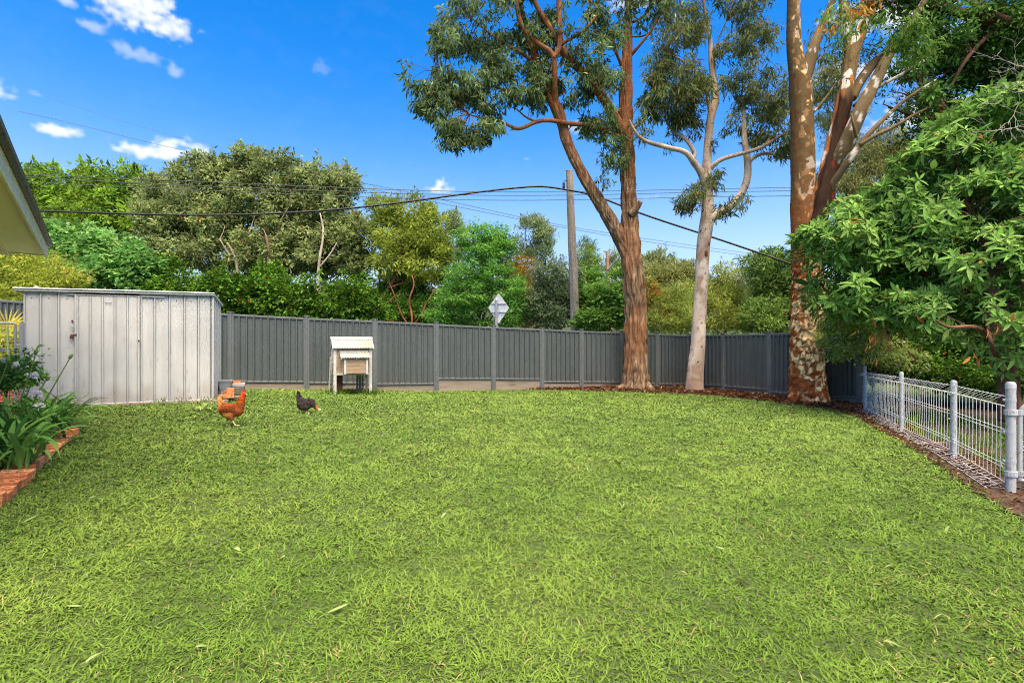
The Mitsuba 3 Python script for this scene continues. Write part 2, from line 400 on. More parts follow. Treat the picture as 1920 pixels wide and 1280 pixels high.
# far wooded hill
hx = np.linspace(-700, 900, 161)
hy = np.linspace(0, 1, 14)
HX, HY = np.meshgrid(hx, hy)
ridge = 66 + 26 * (meshkit.fbm(np.stack([HX * .004, HX * 0, HX * 0], -1), 4, 21) - .5) + 9 * (meshkit.fbm(np.stack([HX * .05, HY * 6, HX * 0], -1), 3, 22) - .5)
HZ_ = ridge * np.sin(HY * PI / 2) - 1
I = (np.arange(len(hy) - 1)[:, None] * len(hx) + np.arange(len(hx) - 1)[None]).ravel()
obj('hills', (np.stack([HX, 420 + 190 * HY, HZ_], -1).reshape(-1, 3), np.stack([I, I + 1, I + len(hx) + 1, I + len(hx)], 1)), 'hill_forest', smooth=True, kind='structure')

# ------------------------------------------------------------------ grass
def grass():
    r = rng_of(11)
    out_v, out_f, out_c, o = [], [], [], 0
    edges = np.geomspace(1.25, 15.8, 17)
    ref = np.log([1.25, 2.4, 4.0, 6.5, 10.0, 15.8])
    for y0, y1 in zip(edges[:-1], edges[1:]):
        ym = math.log(math.sqrt(y0 * y1))
        dens, L0, W0 = (float(np.interp(ym, ref, t_)) for t_ in ((11200, 9200, 5500, 2750, 1700, 1300), (.033, .033, .035, .039, .043, .046), (.0048, .0053, .0068, .0095, .0122, .0148)))
        segs = 2
        w = 1.18 * y1 + .8
        n = int((y1 - y0) * 2 * w * dens)
        x, y = r.uniform(-w, w, n), r.uniform(y0, y1, n)
        k = (np.abs(x) < 1.12 * y + .7) & contains_xy(lawn, x, y)
        q = np.c_[x, y, x * 0]
        clump = meshkit.fbm(q * 5.5, 3, 31)
        big = meshkit.fbm(q * .8, 3, 33)
        mow = meshkit.fbm(q * np.array([2.0, 2.0, 1]), 2, 35)
        k &= r.random(n) < .35 + 1.3 * clump
        x, y, clump, big, mow = x[k], y[k], clump[k], big[k], mow[k]
        n = len(x)
        z = gz(x, y) - .004
        az = r.uniform(0, 2 * PI, n) * .93 + 2 * PI * meshkit.fbm(np.c_[x, y, x * 0] * 2.6, 2, 37)
        el = np.radians(np.clip(r.normal(36, 17, n) + 22 * (clump - .5), 4, 80))
        L = L0 * r.lognormal(0, .33, n) * (.75 + .6 * clump)
        W = W0 * r.uniform(.6, 1.35, n)
        h = np.c_[np.cos(az), np.sin(az), az * 0]
        side = np.c_[-np.sin(az), np.cos(az), az * 0] + r.normal(0, .35, (n, 3)) * np.array([0, 0, 1])
        base = np.c_[x, y, z]
        worn = np.clip(meshkit.fbm(np.c_[x, y, x * 0] * 1.7, 3, 39) - .63, 0, 1) * 5
        dry = r.random(n) <   .006 + .07 * np.clip(worn, 0, 1) + .20 * np.clip((x - 1.3) / 1.2, 0, 1) * np.clip((3.2 - y) / 1.6, 0, 1)
        g = np.clip(.55 * r.random(n) + .9 * (clump - .25) + .25 * (big - .5), 0, 1)[:, None]
        far_tone = np.clip((y - 2.0) / 7.0, 0, 1)[:, None]  # blade colour grows paler with distance from the camera
        col = (1 - g) * np.array([.058, .115, .014]) + g * (np.array([.162, .270, .046]) * (1 - far_tone) + np.array([.210, .320, .080]) * far_tone)
        yel = np.clip(1.6 * (big - .42) + .5 * (mow - .5), 0, 1)[:, None] * .6
        col = col * (1 - yel) + yel * np.array([.208, .286, .052])
        col[dry] = np.array([.34, .29, .12]) * r.uniform(.6, 1.1, (int(dry.sum()), 1))
        levels = {3: (0, .38, .72, 1), 2: (0, .5, 1), 1: (0, .45, 1)}[segs]
        rows = []
        for t in levels:
            e = el - .75 * t * el                      # the blade arches over
            c = base + h * (L * t * np.cos(e))[:, None]
            c[:, 2] += L * t * np.sin(el - .45 * t * el) + .002
            wd = W * (1 - .15 * t if t < .5 else 1.7 * (1 - t)) / 2
            rows.append((c, wd))
        vs = []
        for i, (c, wd) in enumerate(rows):
            if i == len(rows) - 1:
                vs.append(c[:, None])
            elif i == 0 and segs == 1:
                vs.append(c[:, None])
            else:
                vs.append(np.stack([c - side * wd[:, None], c + side * wd[:, None]], 1))
        v = np.concatenate(vs, 1)
        m = v.shape[1]
        f1 = {3: [(0, 1, 3), (0, 3, 2), (2, 3, 5), (2, 5, 4), (4, 5, 6)], 2: [(0, 1, 3), (0, 3, 2), (2, 3, 4)], 1: [(0, 2, 3), (0, 3, 1)]}[segs]
        f = (np.array(f1)[None] + (np.arange(n) * m)[:, None, None]).reshape(-1, 3)
        out_v.append(v.reshape(-1, 3)); out_f.append(f + o); out_c.append(np.repeat(col, m, 0)); o += n * m
    v, f, c = np.vstack(out_v), np.vstack(out_f), np.vstack(out_c)
    k = obj('grass', (v, f), 'grass_blade', color=np.clip(c, 0, 1), kind='stuff')
    lab(k, 'short mown green lawn grass covering the whole yard', 'grass')
    return len(f)


N_TRI = {'grass': grass()}

# ------------------------------------------------------------------ the grey steel back fence
fence = thing('steel_fence', 'long dark grey ribbed steel boundary fence along the back of the lawn', 'fence')


def fence_bay(p0, p1, top0, top1, bot0, bot1, ntray):
    """One bay between two posts (feet p0, p1 in plan), with the heights of its top and bottom edge at either end."""
    u = np.append(p1 - p0, 0)
    L = np.linalg.norm(u)
    k = lab(key_of('panel', fence), kind='thing')
    labels[k].pop('kind')
    w = (L - .10) / ntray
    prof = [(0, .02), (0, 0), (.70 * w, 0), (.77 * w, -.044), (.92 * w, -.044), (.985 * w, 0), (.985 * w, .02)]
    fm = frame(np.r_[p0, 0], u)
    s = np.array([.05 + w * i for i in range(ntray)])
    for si in s:
        b = bot0 + (bot1 - bot0) * (si + w / 2) / L
        t = top0 + (top1 - top0) * (si + w / 2) / L
        m = extrude(prof, t - b - .06)
        m.apply_translation([si, 0, b + .03])
        obj('tray', moved(m, fm), 'fence_grey', k)
    for nm, z0, z1 in (('top_rail', top0, top1), ('bottom_rail', bot0, bot1)):
        m = box((L - .09, .058, .055), (L / 2, -.006, 0), .006)
        v = np.array(m.vertices)
        v[:, 2] += z0 + (z1 - z0) * v[:, 0] / L + (-.028 if nm == 'top_rail' else .028)
        obj(nm, moved((v, m.faces), fm), 'fence_post_grey', k)
    g0, g1 = gz(*p0), gz(*p1)
    if bot0 - g0 > .03 or bot1 - g1 > .03:
        m = box((L - .10, .05, 1.0), (L / 2, .03, 0), .008)
        v = np.array(m.vertices)
        f = v[:, 0] / L
        v[:, 2] = np.where(v[:, 2] > 0, bot0 + (bot1 - bot0) * f + .004, np.minimum(g0 + (g1 - g0) * f, bot0) - .12)
        obj('plinth', moved((v, m.faces), fm), 'plinth', k)


# bearing (photo x) of every post, and the heights in the photo of the top and bottom edge of the bay that starts there
POSTS = [(-190, 547), (-60, 556), (70, 565), (196, 573), (315, 580), (433, 587), (575, 594.5), (703, 600), (818, 606), (925, 611.5), (1016, 615.5), (1090, 619), (1166, 621.5), (1232, 624.5), (1290, 627), (1357, 626), (1443, 623.5), (1527, 621), (1612, 619.5)]
BOTS = {433: 717, 575: 719, 703: 722, 818: 711, 925: 711.5, 1016: 717, 1090: 717.5, 1166: 720, 1232: 721, 1290: 722, 1357: 725, 1443: 736, 1527: 746}
pts, tops = [], []
for px, ty in POSTS:
    q = fence_at(px)
    pts.append(q)
    tops.append(EYE - (ty - HZ) / F * q[1])
for i in range(len(POSTS) - 1):
    px = POSTS[i][0]
    d0, d1 = pts[i][1], pts[i + 1][1]
    by = BOTS.get(px)
    b0 = EYE - (by - HZ) / F * d0 if by else float(gz(*pts[i])) + .08
    b1 = (EYE - (by + (BOTS.get(POSTS[i + 1][0], by) - by) * (0.6 if px >= 1290 else .15) - HZ) / F * d1) if by else float(gz(*pts[i + 1])) + .08
    n = 10 if px < 700 else (9 if px < 1000 else 8)
    if px == 703: n = 10
    if px >= 1290: n = 9
    fence_bay(pts[i], pts[i + 1], tops[i] - .02, tops[i + 1] - .02, b0, max(b1, float(gz(*pts[i + 1])) + .02), n)
for i, q in enumerate(pts):
    u = pts[min(i + 1, len(pts) - 1)] - pts[max(i - 1, 0)]
    g = float(gz(*q)) - .05
    m = extrude([(-.068, .045), (-.068, -.035), (-.03, -.035), (-.024, -.052), (.024, -.052), (.03, -.035), (.068, -.035), (.068, .045)], tops[i] + .015 - g)
    m.apply_translation([0, 0, g])
    k = obj('post', moved(m, frame(np.r_[q, 0], np.r_[u, 0])), 'fence_post_grey', fence)
    obj('cap', moved(box((.15, .115, .018), (0, -.003, tops[i] + .024), .006), frame(np.r_[q, 0], np.r_[u, 0])), 'fence_post_grey', k)

# ------------------------------------------------------------------ garden shed
SU = np.array([.915, .404])
A = np.array([-7.78, 8.15])           # left front corner
shed_w, shed_d = 2.62, 1.25
ZB = .25
fm = frame([A[0], A[1], ZB], SU)
shed = thing('garden_shed', 'pale weathered ribbed metal garden shed with a sliding door and flat roof', 'shed')
HF0, HF1, HB = 1.845, 1.865, 1.755      # wall heights: front left, front right, back


def seam_u(px, d_front=True):
    """Distance along the shed's front of the seam that the photograph shows at px."""
    k = (px - CX) / F
    return (k * A[1] - A[0]) / (SU[0] - k * SU[1])


def sheet(u0, u1, z0, z1a, z1b, y, crease=.010):
    """A folded metal sheet from u0 to u1, its left edge turned up into a standing seam."""
    prof = [(u0 + .005, y + .02), (u0 + .005, y - .022), (u0 + .020, y - .026), (u0 + .028, y - crease * .2), (u0 + (u1 - u0) * .5, y - crease), (u1 - .016, y - crease * .1), (u1 - .003, y + .012), (u1 - .003, y + .02)]
    m = extrude(prof, 1.0)
    v = np.array(m.vertices)
    f = (v[:, 0] - u0) / (u1 - u0)
    v[:, 2] = np.where(v[:, 2] > .5, z1a + (z1b - z1a) * f, z0)
    return v, m.faces


def ht(u):
    return HF0 + (HF1 - HF0) * u / shed_w


front = lab(key_of('front_wall', shed), 'pale ribbed metal front wall')
ux = [seam_u(p) for p in (44.5, 75, 109, 141)]
for a, b in zip(ux[:-1], ux[1:]):
    obj('panel', moved(sheet(a, b, .01, ht(a), ht(b), 0), fm), 'zinc', front)
ux = [seam_u(p) for p in (263.5, 289, 317, 345, 371, 395)]
for a, b in zip(ux[:-1], ux[1:]):
    obj('panel', moved(sheet(a, b, .01, ht(a), ht(b), 0), fm), 'zinc', front)
door = lab(key_of('door', shed), 'sliding metal door with a rusty hasp')
ux = [seam_u(p) for p in (145, 169, 192, 215.5, 239, 259)]
for a, b in zip(ux[:-1], ux[1:]):
    obj('panel', moved(sheet(a, b, .02, ht(a) - .055, ht(b) - .055, -.024), fm), 'zinc', door)
for u in (seam_u(143), seam_u(261)):
    obj('stile', moved(box((.028, .032, ht(u) - .06), (u, -.022, (ht(u) - .06) / 2 + .02), .004), fm), 'zinc', door)
ua, ub = seam_u(143), seam_u(261)
obj('top_track', moved(box((ub - ua + .5, .03, .028), ((ua + ub) / 2 + .12, -.020, ht(1) - .035), .004), fm), 'galv', shed)
k = obj('bottom_track', moved(box((shed_w - ua, .05, .03), ((ua + shed_w) / 2, -.02, .006), .004), fm), 'galv', shed)
uh = seam_u(138)
obj('hasp', moved(cat([box((.085, .02, .028), (uh + .015, -.035, 1.155), .004), box((.05, .03, .05), (uh - .01, -.045, 1.125), .008), box((.02, .012, .03), (uh + .045, -.045, 1.16), .003)]), fm), 'rust', door)
obj('lock_hole', moved(cat([box((.025, .012, .035), (uh - .012, -.018, 1.385), .004)]), fm), 'rust', door)
ring_p = [(uh - .012 + .022 * math.cos(t), -.02, 1.27 + .030 * math.sin(t)) for t in np.linspace(0, 2 * PI, 15)]
obj('pull_ring', moved(tube(np.array(ring_p), .003, 6)[:2], fm), 'galv', door)
m = trimesh.creation.cylinder(.013, .02)
m.apply_transform(trimesh.transformations.rotation_matrix(PI / 2, [1, 0, 0]))
m.apply_translation([seam_u(261), -.045, 1.065])
obj('knob', moved(m, fm), 'rust', door)
obj('recessed_pull', moved(cat([box((.09, .008, .012), (seam_u(204), -.036, 1.70), .003), box((.09, .008, .006), (seam_u(204), -.036, 1.675), .002)]), fm), 'galv', door)
side = lab(key_of('side_wall', shed), 'narrow shaded side wall')
ss = np.linspace(0, shed_d, 6)
for a, b in zip(ss[:-1], ss[1:]):
    v, f = sheet(a, b, .01, HF1 + (HB - HF1) * a / shed_d, HF1 + (HB - HF1) * b / shed_d, 0, .014)
    v = np.stack([shed_w - v[:, 1], v[:, 0], v[:, 2]], 1)
    obj('panel', moved((v, f), fm), 'zinc', side)
obj('corner_trim', moved(box((.034, .034, HF1 - .01), (shed_w + .006, -.006, HF1 / 2 + .005), .006), fm), 'zinc', shed)
obj('left_wall', moved(box((.02, shed_d, HB - .05), (.012, shed_d / 2 + .02, (HB - .05) / 2)), fm), 'zinc', shed)
obj('back_wall', moved(box((shed_w - .06, .02, HB - .05), (shed_w / 2, shed_d - .015, (HB - .05) / 2)), fm), 'zinc', shed)
# roof: a sheet with turned-down edges
v = []
for (u, y, z) in ((-.09, -.07, HF0 + .052), (shed_w + .035, -.07, HF1 + .052), (shed_w + .035, shed_d + .05, HB + .05), (-.09, shed_d + .05, HB + .03)):
    v += [(u, y, z), (u, y, z - .045)]
f = [(0, 2, 4), (0, 4, 6), (1, 5, 3), (1, 7, 5), (0, 1, 3), (0, 3, 2), (2, 3, 5), (2, 5, 4), (4, 5, 7), (4, 7, 6), (6, 7, 1), (6, 1, 0)]
roof = obj('roof', moved((np.array(v), np.array(f)), fm), 'zinc', shed)
obj('lip', moved(tube(np.array([(-.10, -.074, HF0 + .045), (1.2, -.076, (HF0 + HF1) / 2 + .050), (shed_w + .04, -.074, HF1 + .045)]), .014, 8)[:2], fm), 'galv', roof)
obj('flashing', moved(cat([(np.array([(.10, .0, HF0 + .052), (.21, .0, HF0 + .052), (.155, .02, HF0 + .105), (.10, .06, HF0 + .052), (.21, .06, HF0 + .052)]), np.array([(0, 1, 2), (4, 3, 2), (3, 0, 2), (1, 4, 2)]))]), fm), 'galv', roof)
scr = []
for u_ in (seam_u(60), seam_u(92), seam_u(126), seam_u(276), seam_u(303), seam_u(331), seam_u(358), seam_u(384)):
    for z_ in (.06, ht(u_) - .10):
        q_ = trimesh.creation.icosphere(1, .009)
        q_.apply_translation([u_, -.012, z_])
        scr.append(q_)
obj('screw', moved(cat(scr), fm), 'rust', front, kind='stuff')
slab = box((shed_w + .28, shed_d + .4, .22), (shed_w / 2 + .12, shed_d / 2 - .03, -.095), .02)
obj('slab', moved(slab, fm), 'dark_slab', shed)

# things beside the shed
def loose(name, label, category, mesh, m, at, u=(1, 0), group=None, **k):
    q = thing(name, label, category, group)
    scene[q] = mikit.ply(moved(mesh, frame(at, u)), m, **k)
    return q


def frustum(w0, d0, w1, d1, h, wall=.012):
    """An open tub with flared sides and a rim."""
    def ring(w, d, z):
        p = np.array(Polygon([(-w, -d), (w, -d), (w, d), (-w, d)]).buffer(-.02).buffer(.02, quad_segs=4).exterior.coords)[:-1] / 1.0
        return np.c_[p, np.full(len(p), z)]
    rs = [ring(w0 / 2, d0 / 2, 0), ring(w1 / 2, d1 / 2, h - .03), ring(w1 / 2 + .012, d1 / 2 + .012, h - .03), ring(w1 / 2 + .012, d1 / 2 + .012, h), ring(w1 / 2 - wall, d1 / 2 - wall, h), ring(w0 / 2 - wall, d0 / 2 - wall, .02)]
    n = min(len(r) for r in rs)
    rs = [r[:n] for r in rs]
    v = np.vstack(rs)
    f = []
    for a in range(len(rs) - 1):
        for j in range(n):
            j2 = (j + 1) % n
            f += [(a * n + j, a * n + j2, (a + 1) * n + j2), (a * n + j, (a + 1) * n + j2, (a + 1) * n + j)]
    for e, z in ((0, 0), ((len(rs) - 1) * n, .02)):
        for j in range(1, n - 1):
            f.append((e, e + j + 1, e + j) if e == 0 else (e, e + j, e + j + 1))
    return v, np.array(f)


def px_at(px, py, d):
    return P(px, py, d)


tub_d = 9.9
q = P(422, 732, tub_d)
loose('plastic_tub', 'grey plastic tub with flared sides standing beside the shed', 'tub', frustum(.165, .14, .235, .20, .205), 'grey_plastic', [q[0], q[1], q[2]], SU)
pav = P(421, 746, 9.35)
GB = float(gz(pav[0], pav[1]))
loose('paver', 'flat dark concrete paver under the loose orange bricks by the shed corner', 'paver', box((.40, .30, .06), (.05, .05, -.03), .006), 'dark_slab', [pav[0], pav[1], pav[2] + .02], SU)
zt = pav[2] + .02


def brick_mesh(l=.23, w=.11, h=.076, holes=True, seed=0):
    m = manifold3d.Manifold.cube([l, w, h], True)
    if holes:
        for i in range(3):
            m = m - manifold3d.Manifold.cylinder(h * 2, .019, .019, 12, True).translate([(i - 1) * .068, 0, 0])
    mm = m.to_mesh()
    v, f = np.array(mm.vert_properties[:, :3]), np.array(mm.tri_verts)
    return v, f


q = P(418, 743, 9.2)
loose('loose_brick', 'orange brick lying flat nearest the shed corner', 'brick', brick_mesh(.13, .10, .06), 'brick_a', [q[0], q[1], zt + .03], SU, 'loose bricks by the shed')
q = P(431, 743, 9.25)
loose('loose_brick', 'orange brick lying flat under an upright brick beside the shed', 'brick', brick_mesh(.14, .10, .05), 'brick_c', [q[0], q[1], zt + .025], SU, 'loose bricks by the shed')
loose('loose_brick', 'bright orange brick standing upright on another brick beside the shed', 'brick', brick_mesh(.115, .09, .115, False), 'brick_a', [q[0] + .01, q[1] + .01, zt + .05 + .058], SU, 'loose bricks by the shed')
q = P(424, 735, 9.7)
loose('loose_brick', 'small orange brick end between the grey tub and the upright brick', 'brick', brick_mesh(.06, .09, .07, False), 'brick_b', [q[0], q[1], zt + .05], SU, 'loose bricks by the shed')
q = P(445, 735, 10.1)
loose('stone_block', 'grey concrete block under the pale block beside the shed', 'block', box((.26, .2, .16), (0, 0, .03), .02), 'dark_slab', [q[0], q[1], q[2] + .0], SU)
zb = q[2] + .11
loose('pale_block', 'pale pinkish masonry block lying on the grey concrete block', 'block', box((.25, .16, .07), (.01, 0, .035), .012), 'pale_stone', [q[0], q[1], zb], SU)
loose('loose_brick', 'orange brick lying on top of the pale masonry block', 'brick', brick_mesh(.16, .10, .05, True), 'brick_a', [q[0] - .02, q[1], zb + .07 + .025], SU, 'loose bricks by the shed')

# ------------------------------------------------------------------ chicken coop
c0 = np.array([-4.09, 11.83])
CU = SU
cz = float(gz(c0[0], c0[1])) + .0
fm = frame([c0[0], c0[1], 0], CU)
coop = thing('chicken_coop', 'small raised tan and white timber chicken coop with corrugated roofs', 'chicken coop')
cw, cd = .80, .62
ze, zr, zf = 1.135, 1.375, .545


def cbox(name, x0, x1, y0, y1, z0, z1, m, parent=coop, bev=.004, **k):
    return obj(name, moved(box((x1 - x0, y1 - y0, z1 - z0), ((x0 + x1) / 2, (y0 + y1) / 2, (z0 + z1) / 2), bev), fm), m, parent, **k)


for x, y in ((0, 0), (cw, 0), (0, cd), (cw, cd)):
    g = float(gz(*(c0 + CU * x + np.array([-CU[1], CU[0]]) * y)))
    cbox('leg', x - .034, x + .034, y - .022, y + .022, g - .02, ze + (.0 if y == 0 else 0), 'white_paint')
cbox('rail', .036, cw - .036, -.006, .02, zf - .03, zf + .02, 'white_paint')
cbox('rail', -.018, .018, .024, cd - .024, zf - .03, zf + .02, 'white_paint')
cbox('rail', cw - .018, cw + .018, .024, cd - .024, zf - .03, zf + .02, 'white_paint')
cbox('rail', .036, cw - .036, cd - .02, cd + .006, zf - .03, zf + .02, 'white_paint')
cbox('floor', .03, cw - .03, .022, cd - .022, zf + .0, zf + .018, 'tan_board')
nb = 8
hb = (ze - zf - .03) / nb
for wall, (ax) in (('front', 0), ('back', 1), ('left', 2), ('right', 3)):
    for i in range(nb):
        z0 = zf + .022 + i * hb
        z1 = z0 + hb - .004
        if ax == 0:
            cbox('front_board', .036, cw - .036, .002, .018, z0, z1, 'tan_board')
        elif ax == 1:
            cbox('back_board', .036, cw - .036, cd - .016, cd + .002, z0, z1, 'tan_board')
        elif ax == 2:
            cbox('side_board', -.010, .008, .024, cd - .024, z0, z1, 'white_paint' if i % 2 else 'tan_board')
        else:
            cbox('side_board', cw - .008, cw + .010, .024, cd - .024, z0, z1, 'tan_board')
for x in (0, cw):     # gable ends
    m = trimesh.creation.extrude_polygon(Polygon([(0, ze), (cd, ze), (cd / 2, zr - .05)]), .016, engine='earcut')
    v = np.array(m.vertices)
    obj('gable', moved((np.stack([v[:, 2] + x - .008, v[:, 0], v[:, 1]], 1), m.faces), fm), 'white_paint', coop)


def corrugated(x0, x1, y0, z0, y1, z1, pitch=.036, amp=.012, skew=0):
    n = int((x1 - x0) / pitch * 8) + 1
    x = np.linspace(x0, x1, n)
    w = amp * np.sin((x - x0) / pitch * 2 * PI)
    nrm = np.array([0, -(z1 - z0), (y1 - y0)])
    nrm = nrm / np.linalg.norm(nrm) * np.sign(nrm[2] if nrm[2] else 1)
    rows = []
    for off in (0, -.004):
        for (y, z) in ((y0, z0), (y1, z1)):
            rows.append(np.stack([x, y + nrm[1] * (w + off), z + nrm[2] * (w + off)], 1))
    v = np.vstack(rows)
    i = np.arange(n - 1)
    f = [np.stack([i, i + 1, n + i + 1, n + i], 1), np.stack([2 * n + i, 3 * n + i, 3 * n + i + 1, 2 * n + i + 1], 1), np.stack([i, 2 * n + i, 2 * n + i + 1, i + 1], 1), np.stack([n + i, n + i + 1, 3 * n + i + 1, 3 * n + i], 1)]
    return v, np.vstack(f)


obj('roof_sheet', moved(corrugated(-.065, cw + .075, -.085, ze + .012, cd / 2, zr), fm), 'corrugated', coop)
obj('roof_sheet', moved(corrugated(-.065, cw + .075, cd + .085, ze + .012, cd / 2, zr), fm), 'corrugated', coop)
m = extrude([(-.055, -.036), (0, .012), (.055, -.036), (.055, -.028), (0, .022), (-.055, -.028)], cw + .16)
v = np.array(m.vertices)
obj('ridge_cap', moved((np.stack([v[:, 2] - .075, v[:, 0] + cd / 2, v[:, 1] + zr + .012], 1), m.faces), fm), 'white_paint', coop)
for s in (-1, 1):
    for x in (-.055, cw + .062):
        a, b = np.array([x, cd / 2, zr - .03]), np.array([x, cd / 2 + s * (cd / 2 + .085), ze - .02])
        e = b - a
        L = np.linalg.norm(e)
        m = box((.016, L, .055), (0, 0, 0), .003)
        ang = math.atan2(e[2], e[1] * s)
        v = np.array(m.vertices)
        y, z = v[:, 1] * math.cos(ang) - v[:, 2] * math.sin(ang), v[:, 1] * math.sin(ang) + v[:, 2] * math.cos(ang)
        obj('barge_board', moved((np.stack([v[:, 0] + x, s * y + (a[1] + b[1]) / 2, z + (a[2] + b[2]) / 2], 1), m.faces), fm), 'white_paint', coop)
# nest box on the front
n0, n1, nd = .175, .705, .27
nz0, nz1 = .565, .92
nest = lab(key_of('nest_box', coop), 'small front nest box under its own mossy roof')
for x in (n0 + .022, n1 - .022):
    cbox('post', x - .024, x + .024, -nd - .012, -nd + .02, nz0 - .015, nz1 - .01, 'white_paint', nest)
for i in range(4):
    h = (nz1 - nz0) / 4
    cbox('board', n0 + .047, n1 - .047, -nd, -nd + .016, nz0 + i * h, nz0 + (i + 1) * h - .004, 'tan_board', nest)
    cbox('board', n0 + .002, n0 + .018, -nd + .022, -.026, nz0 + i * h, nz0 + (i + 1) * h - .004, 'tan_board', nest)
    cbox('board', n1 - .018, n1 - .002, -nd + .022, -.026, nz0 + i * h, nz0 + (i + 1) * h - .004, 'tan_board', nest)
cbox('trim', n0 - .004, n0 + .03, -.024, .0, nz0 - .01, nz1 + .08, 'white_paint', nest)
cbox('bottom_board', n0 + .02, n1 - .02, -nd + .018, -.01, nz0 - .008, nz0 + .008, 'tan_board', nest)
obj('roof_sheet', moved(corrugated(n0 - .055, n1 + .05, -nd - .07, nz1 + .012, -.006, 1.045, .036, .011), fm), 'corrugated', nest)
obj('flashing', moved(cat([box((n1 - n0 + .12, .02, .045), ((n0 + n1) / 2 - .02, -.012, 1.06), .004)]), fm), 'white_paint', nest)
for s in (-.058,):
    a, b = np.array([n0 + s, -.01, 1.02]), np.array([n0 + s, -nd - .07, nz1 - .01])
    obj('edge_trim', moved(rod(a, b, .014, 6), fm), 'white_paint', nest)
m = trimesh.creation.icosphere(2, .017)
m.apply_translation([(n0 + n1) / 2, -nd - .03, nz1 - .022])
obj('knob', moved(m, fm), 'white_paint', nest)
# ramp and posts beneath
a, b = np.array([-.07, cd * .55, .93]), np.array([-.085, cd * .95, float(cz) + .0])
g = box((.02, .20, 1.0), (0, 0, 0), .004)
v = np.array(g.vertices)
t = (v[:, 2] + .5)[:, None]
obj('ramp', moved((np.c_[v[:, 0], v[:, 1], v[:, 2] * 0] + b * (1 - t) + a * t, g.faces), fm), 'white_paint', coop)
cbox('timber_panel', .06, .20, .30, .33, cz - .04, zf - .03, 'dark_timber')
for i in range(3):
    cbox('timber_slat', .51 + i * .062, .51 + i * .062 + .050, .30, .325, cz - .06, zf - .03, 'grey_timber')
cbox('timber_slat', .715, .75, .10, .125, cz - .06, zf - .03, 'grey_timber')
# bowl beside the coop
q = on_ground(707, 729)
prof = np.array([(.0, .0), (.075, .0), (.115, .05), (.12, .062), (.11, .062), (.072, .012), (0, .010)])
m = trimesh.creation.revolve(prof, sections=28)
loose('feed_bowl', 'low pale grey feed bowl on the grass beside the coop', 'bowl', m, 'grey_plastic', [q[0] , q[1], q[2] + .01], smooth=30)

# ------------------------------------------------------------------ road sign, poles, cables
sign = thing('road_sign', 'white backed diamond road sign on a grey post behind the fence', 'road sign')
sd = 18.2
c = P(935, 577, sd)
hw, hh = 19.5 / F * sd, 28.5 / F * sd
sg = Polygon([(0, hh * .97), (hw, 0), (0, -hh * 1.05), (-hw, 0)]).buffer(-.03).buffer(.03, quad_segs=4)
m = trimesh.creation.extrude_polygon(sg, .012, engine='earcut')
v = np.array(m.vertices)
obj('plate', (np.stack([v[:, 0], v[:, 2], v[:, 1]], 1) + c, m.faces), 'sign_back', sign)
pw = P(930.5, 577, sd - .06)
obj('post', tube(np.array([[pw[0], pw[1], -.6], [pw[0], pw[1], c[2] + .27]]), .052, 12)[:2], 'galv', sign)
for dz in (.14, -.16):
    obj('bracket', box((hw * 1.5, .03, .035), (c[0], c[1] - .022, c[2] + dz), .004), 'galv', sign)


def wood_pole(name, label, x0, y_low, x1, y_top, hw0, hw1, d, m, seed):
    k = thing(name, label, 'pole')
    a, b = P(x0, y_low, d), P(x1, y_top, d)
    e = (b - a) / (b[2] - a[2])
    a = a + e * (-.9 - a[2])
    p = np.linspace(a, b, 60)
    r = np.linspace(hw0 * 1.06, hw1, 60) / F * d
    v, f, th, s = tube(p, r, 20, True, lambda TH, S, R, c: (meshkit.fbm(np.stack([np.cos(TH) * 3, np.sin(TH) * 3, S * .5 + seed], -1), 3, seed) - .5) * .05 * R / .15)
    obj('shaft', (v, f), m, k, smooth=40)
    return k, b, r[-1]


pole, ptop, pr = wood_pole('power_pole', 'thick weathered grey timber power pole rising behind the fence', 1079, 615, 1067.5, 321, 9.5, 6.4, 20.3, 'pole_timber', 3)
obj('cap', moved(trimesh.creation.cylinder(pr * 1.04, .03, sections=20), frame(ptop + np.array([0, 0, .012]), (1, 0))), 'galv', pole)
ins = P(1057, 346, 20.1)
ip = ins + np.array([0, 0, -.02])
obj('insulator', cat([tube(np.array([ip + [0, 0, -.14], ip + [0, 0, -.09], ip + [0, 0, -.02], ip + [0, 0, .06], ip + [0, 0, .12]]), [.03, .06, .045, .05, .02], 10)[:2], tube(np.array([ip + [0, 0, .12], ip + [.05, .05, .2], ip + [.25, .2, .2]]), .016, 6)[:2]]), 'black_cable', pole, smooth=40)
pole2, p2top, pr2 = wood_pole('slim_pole', 'slim brown timber pole with a pale crossarm left of the dark trunk', 1142, 615, 1138.5, 471, 3.6, 2.6, 27.0, 'pole_brown', 5)
a, b = P(1140, 505, 26.9), P(1166, 476, 26.4)
obj('crossarm', tube(np.array([a, b]), .05, 6)[:2], 'fence_white', pole2)


def cable(name, label, pts, r, m, group=None):
    q = np.array([P(*p) for p in pts])
    p = spline(q, .5)
    k = thing(name, label, 'cable', group)
    scene[k] = mikit.ply(tube(p, r, 6)[:2], m, smooth=True)


